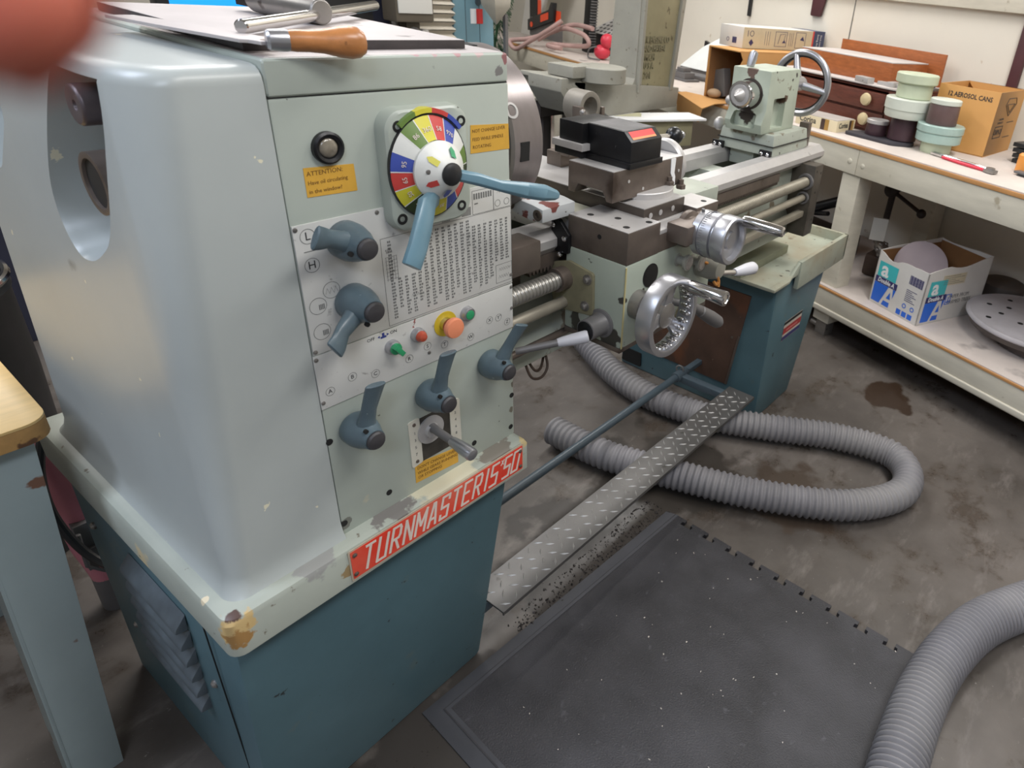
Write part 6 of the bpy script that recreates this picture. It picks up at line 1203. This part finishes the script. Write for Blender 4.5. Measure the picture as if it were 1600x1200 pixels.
MB().tube(catmull([(0.02, -0.06, 0.09), (-0.04, -0.08, 0.07), (-0.08, -0.07, 0.02), (0.0, -0.1, 0.012), (0.1, -0.08, 0.012)], 8), 0.006, 8).build('cord', GREYD, rdp)
bs = BTh('green_brush', 'green bristle duster hanging over the far end of the bench', 'brush', -3.74, -0.075, BT + 0.02, 0.0)
b = MB()
for k in range(240):
    t = rr.random(); a = rr.random() * 6.28; p = Vector((-0.02 + t * 0.13 - 0.05, 0.0 + 0.03 * math.sin(a) + t * 0.06, -0.22 + t * 0.56)); q = p + Vector((0.05 * math.cos(a), 0.05 * math.sin(a), -0.05 + rr.uniform(-0.03, 0.02)))
    b.tube([p, (p + q) / 2 + Vector((0, 0, 0.006)), q], 0.0028, 4)
o = b.build('bristles', BRUSHG, bs); MB().tube([(-0.07, 0.0, -0.2), (0.06, 0.06, 0.36)], 0.012, 8).build('brush_core', BRUSHG, bs)
wb_ = BTh('leaning_board', 'off white board with dark slot leaning at the far left end of the bench', 'board', -4.5, 0.55, BT - 0.02)
MB().prism([(-0.1, 0.0), (0.16, 0.0), (0.62, 0.62), (0.4, 0.62), (0.12, 0.62)], 'y', 0, 0.03).build('board', PANELW, wb_, bevel=0.004)
MB().box(0.12, 0.26, -0.012, 0, 0.08, 0.52).build('dark_slot', BLACK, wb_)
tag(MB().box(-0.9, 0.0, 0, 0.6, 0, 0.05).build('side_board', BTOP, loc=bw(-3.77, 0.1, BT - 0.07), rz=RB), 'dusty board beyond the far end of the bench', 'board')
b = MB(); b.box(0, 0.12, 0, 0.08, 0, 0.05); b.box(-0.02, 0.15, -0.01, 0.1, 0.0, 0.012); b.box(0.02, 0.09, 0.01, 0.07, 0.05, 0.075); b.cyl((-0.06, 0.02, -0.03 + 0.06), (-0.02, 0.02, 0.03), 0.024); tag(b.build('switch_box', GREYD, loc=bw(-1.80, 0.30, BT + 0.001), rz=RB, bevel=0.003), 'grey metal switch box right of the grinder column', 'switch box')
b = MB(); b.cyl((0, 0, 0.02), (0.45, 0.1, 0.02), 0.022); b.box(-0.05, 0.4, 0.12, 0.2, 0, 0.05); tag(b.build('dusty_bar', GREYD, loc=bw(-1.97, 0.40, BT + 0.001), rz=RB), 'dusty grey bars behind the switch box', 'bars')
b = MB(); b.prism([(0, 0), (0.22, 0), (0.1, 0.2), (0.02, 0.22)], 'y', 0, 0.02); o = b.build('black_grate', BLACK, loc=bw(-1.98, 0.66, BT), rz=RB); tag(o, 'black perforated grate leaning right of the column', 'grate')
b = MB()
for i in range(6):
    for j in range(4): b.box(0.03 + i * 0.03 + (j % 2) * 0.01, 0.045 + i * 0.03 + (j % 2) * 0.01, -0.0015, -0.0005, 0.02 + j * 0.035, 0.045 + j * 0.035) if i < 5 - j * 0.7 else None
b.build('grate_hole', STEELL, o)
b = MB(); b.loft([[(-0.1, 0, 0.0), (0.35, 0.02, 0.0), (0.36, 0.03, 0.0), (-0.1, 0.01, 0.0)], [(0.0, 0.1, 0.13), (0.33, 0.13, 0.1), (0.33, 0.135, 0.1), (0.0, 0.105, 0.13)], [(0.2, 0.2, 0.26), (0.34, 0.2, 0.2), (0.34, 0.205, 0.2), (0.2, 0.205, 0.26)]]); tag(b.build('plastic_sheet', PLASTICC, loc=bw(-1.9, 0.5, BT + 0.055), rz=RB), 'pale plastic sheet propped behind the switch box', 'sheet')
b = MB(); b.prism([(0, 0), (0.08, 0), (0.1, 0.1), (0.03, 0.24), (0, 0.2)], 'y', 0, 0.02); tag(b.build('maroon_bracket', MAROON, loc=bw(-1.18, WV - 0.024, 1.40), rz=RB, bevel=0.01), 'maroon rounded bracket on the wall above the lamp carton', 'bracket')

# ------------------------------------------------------------------ milling machine and dark things far behind the headstock
YM = 3.2
ml = thing('milling_machine', 'teal milling machine with beige bellows far behind the headstock', 'machine', (2.5, YM + 0.3, 0), world=True)
b = MB(); b.box(2.60, 2.88, YM, YM + 0.5, 0, 1.9); b.box(2.24, 2.65, YM + 0.1, YM + 0.6, 0, 0.95); b.build('machine_column', MILLB, ml, bevel=0.01)
b = MB()
for k in range(16):
    z = 0.92 + k * 0.04
    b.loft([[(2.235, YM - 0.02, z), (2.60, YM - 0.02, z), (2.60, YM + 0.3, z), (2.235, YM + 0.3, z)], [(2.25, YM - 0.0, z + 0.018), (2.585, YM - 0.0, z + 0.018), (2.585, YM + 0.28, z + 0.018), (2.25, YM + 0.28, z + 0.018)], [(2.235, YM - 0.02, z + 0.036), (2.60, YM - 0.02, z + 0.036), (2.60, YM + 0.3, z + 0.036), (2.235, YM + 0.3, z + 0.036)]])
b.build('bellows', BEIGE, ml, angle=10)
b = MB(); b.box(2.14, 2.355, YM - 0.16, YM - 0.05, 1.205, 1.6); b.box(2.235, 2.315, YM - 0.1, YM - 0.03, 1.10, 1.21); b.build('head_bracket', mat('dark bronze', (96, 88, 76), 0.5), ml, bevel=0.012)
MB().box(2.152, 2.343, YM - 0.166, YM - 0.158, 1.245, 1.6).build('screen_panel', PANELW, ml, bevel=0.006)
b = MB(); b.lathe((2.275, YM - 0.1, 1.15), (0, -1, 0), [(0, 0.034), (0.02, 0.026), (0.04, 0.018)], 18); b.box(2.31, 2.35, YM - 0.12, YM - 0.06, 1.09, 1.17); b.build('bracket_knob', STEELL, ml, bevel=0.008)
b = MB(); b.mi = 0; b.box(2.715, 2.755, YM - 0.002, YM, 1.19, 1.265); b.mi = 1; b.box(2.755, 2.80, YM - 0.002, YM, 1.19, 1.265); b.build('sticker', [PAPER, REDST], ml)
b = MB(); b.box(2.68, 2.683, YM - 0.0015, YM, 1.0, 1.5); b.box(2.775, 2.778, YM - 0.0015, YM, 0.9, 1.4); b.lathe((2.77, YM, 1.30), (0, -1, 0), [(0, 0.02), (0.003, 0.02)], 16); b.build('cover_seam', BLUEG, ml)
b = MB(); b.lathe((2.79, YM - 0.12, 1.2), (0, 0, 1), [(0, 0.004), (0.09, 0.075), (0.12, 0.08), (0.3, 0.08)], 4); b.build('chute', mat('grey chute', (170, 164, 152), 0.5), ml)
b = MB(); b.box(2.865, 2.885, YM - 0.11, YM - 0.09, 0.0, 1.25); b.build('post', GREYD, ml)
nv = thing('control_cabinet', 'dark navy control cabinet with white cable left of the milling machine', 'cabinet', (1.9, YM + 0.2, 0), world=True)
MB().box(1.68, 2.215, YM + 0.0, YM + 0.5, 0, 1.7).build('cabinet_body', NAVY, nv, bevel=0.01)
MB().tube(catmull([(2.14, YM - 0.03, 1.5), (2.16, YM - 0.035, 1.32), (2.20, YM - 0.04, 1.22), (2.215, YM - 0.04, 1.1), (2.215, YM - 0.03, 0.9)], 8), 0.012, 8).build('white_cable', CABLEW, nv)
b = MB(); b.box(1.68, 2.1, YM - 0.04, YM, 1.0, 1.7); b.build('cabinet_door', BLACK, nv, bevel=0.005)
mo = thing('display_screen', 'lit blue display screen far behind the headstock lid', 'screen', (1.45, YM, 0), world=True)
MB().box(1.262, 1.648, YM - 0.012, YM - 0.01, 1.225, 1.5).build('lit_screen', SCREEN, mo)
b = MB(); b.box(1.22, 1.66, YM - 0.01, YM + 0.05, 1.18, 1.54); b.box(1.40, 1.48, YM + 0.0, YM + 0.04, 0.8605, 1.2); b.build('screen_case', BLACK, mo, bevel=0.004)
b = MB(); b.box(0.9, 1.66, YM - 0.2, YM + 0.5, 0.82, 0.86); b.box(0.93, 0.97, YM - 0.15, YM - 0.11, 0, 0.82); b.box(1.58, 1.62, YM - 0.15, YM - 0.11, 0, 0.82); b.box(0.93, 0.97, YM + 0.4, YM + 0.44, 0, 0.82); b.box(1.58, 1.62, YM + 0.4, YM + 0.44, 0, 0.82); tag(b.build('dark_desk', BLACK), 'dark desk carrying the blue display screen', 'desk')
tag(MB().box(0.0, 0.85, YM + 0.1, YM + 0.5, 0, 1.6).build('dark_locker', NAVY, bevel=0.01), 'dark locker left of the display screen', 'locker')

# ------------------------------------------------------------------ fingertip over the lens corner
def campt(px, py, d):
    x = (px - 1055.81) / 1048.95 * d; y = (py - 512.55) / 1048.95 * d
    return CAM + Vector(RW[0]) * x + Vector(RW[1]) * y + Vector(RW[2]) * d
DF = 0.036
tip = campt(-66, -36, DF); back = campt(-560, -760, DF + 0.012)
dn = (tip - back).normalized(); side = dn.cross(Vector(RW[2])).normalized(); up = side.cross(dn)
b = MB(); rings = []
LF = 0.046
for t, q in ((0.0, 0.0003), (0.0006, 0.0022), (0.0018, 0.0040), (0.004, 0.0056), (0.0075, 0.0068), (0.013, 0.0074), (0.019, 0.0076), (0.024, 0.0080), (0.03, 0.0078), (0.046, 0.0084), (0.052, 0.0089), (0.06, 0.0086)):
    c = tip + dn * 0.0062 - dn * t - up * (0.0015 * max(0, (t - 0.022) / 0.03))
    rings.append([c + side * (q * math.cos(2 * PI * k / 24)) + up * (q * 0.86 * math.sin(2 * PI * k / 24)) for k in range(24)])
b.loft(rings); fg = b.build('finger', SKIN, angle=80)
tag(fg, 'out of focus fingertip covering the top left corner', 'finger')
b = MB(); rings = []
for t, w, h in ((0.002, 0.0026, 0.0050), (0.005, 0.0044, 0.0060), (0.010, 0.0050, 0.0066), (0.0135, 0.0045, 0.0068)):
    c = tip + dn * 0.0062 - dn * t
    rings.append([c + side * (w * (k - 3) / 3) + up * (h * math.sqrt(max(0, 1 - (w * (k - 3) / 3 / 0.0085) ** 2)) * 1.0 + 0.0002 - 0.0007) for k in range(7)])
b.loft(rings, cap=False, closed=False)
nl = b.mesh('fingernail'); nl.transform(Matrix.Translation(-fg.location)); nl.materials.append(NAIL)
no = bpy.data.objects.new('fingernail', nl); COL.objects.link(no); no.parent = fg

for o in COL.objects:
    if o.parent is None and o.name.split('.')[0] in ('ribbed_hose', 'plastic_roller', 'teal_disc'):
        o['group'] = {'ribbed_hose': 'ribbed grey hoses on the floor', 'plastic_roller': 'pale plastic rollers on the bench', 'teal_disc': 'cloudy teal discs under the brown jar'}[o.name.split('.')[0]]
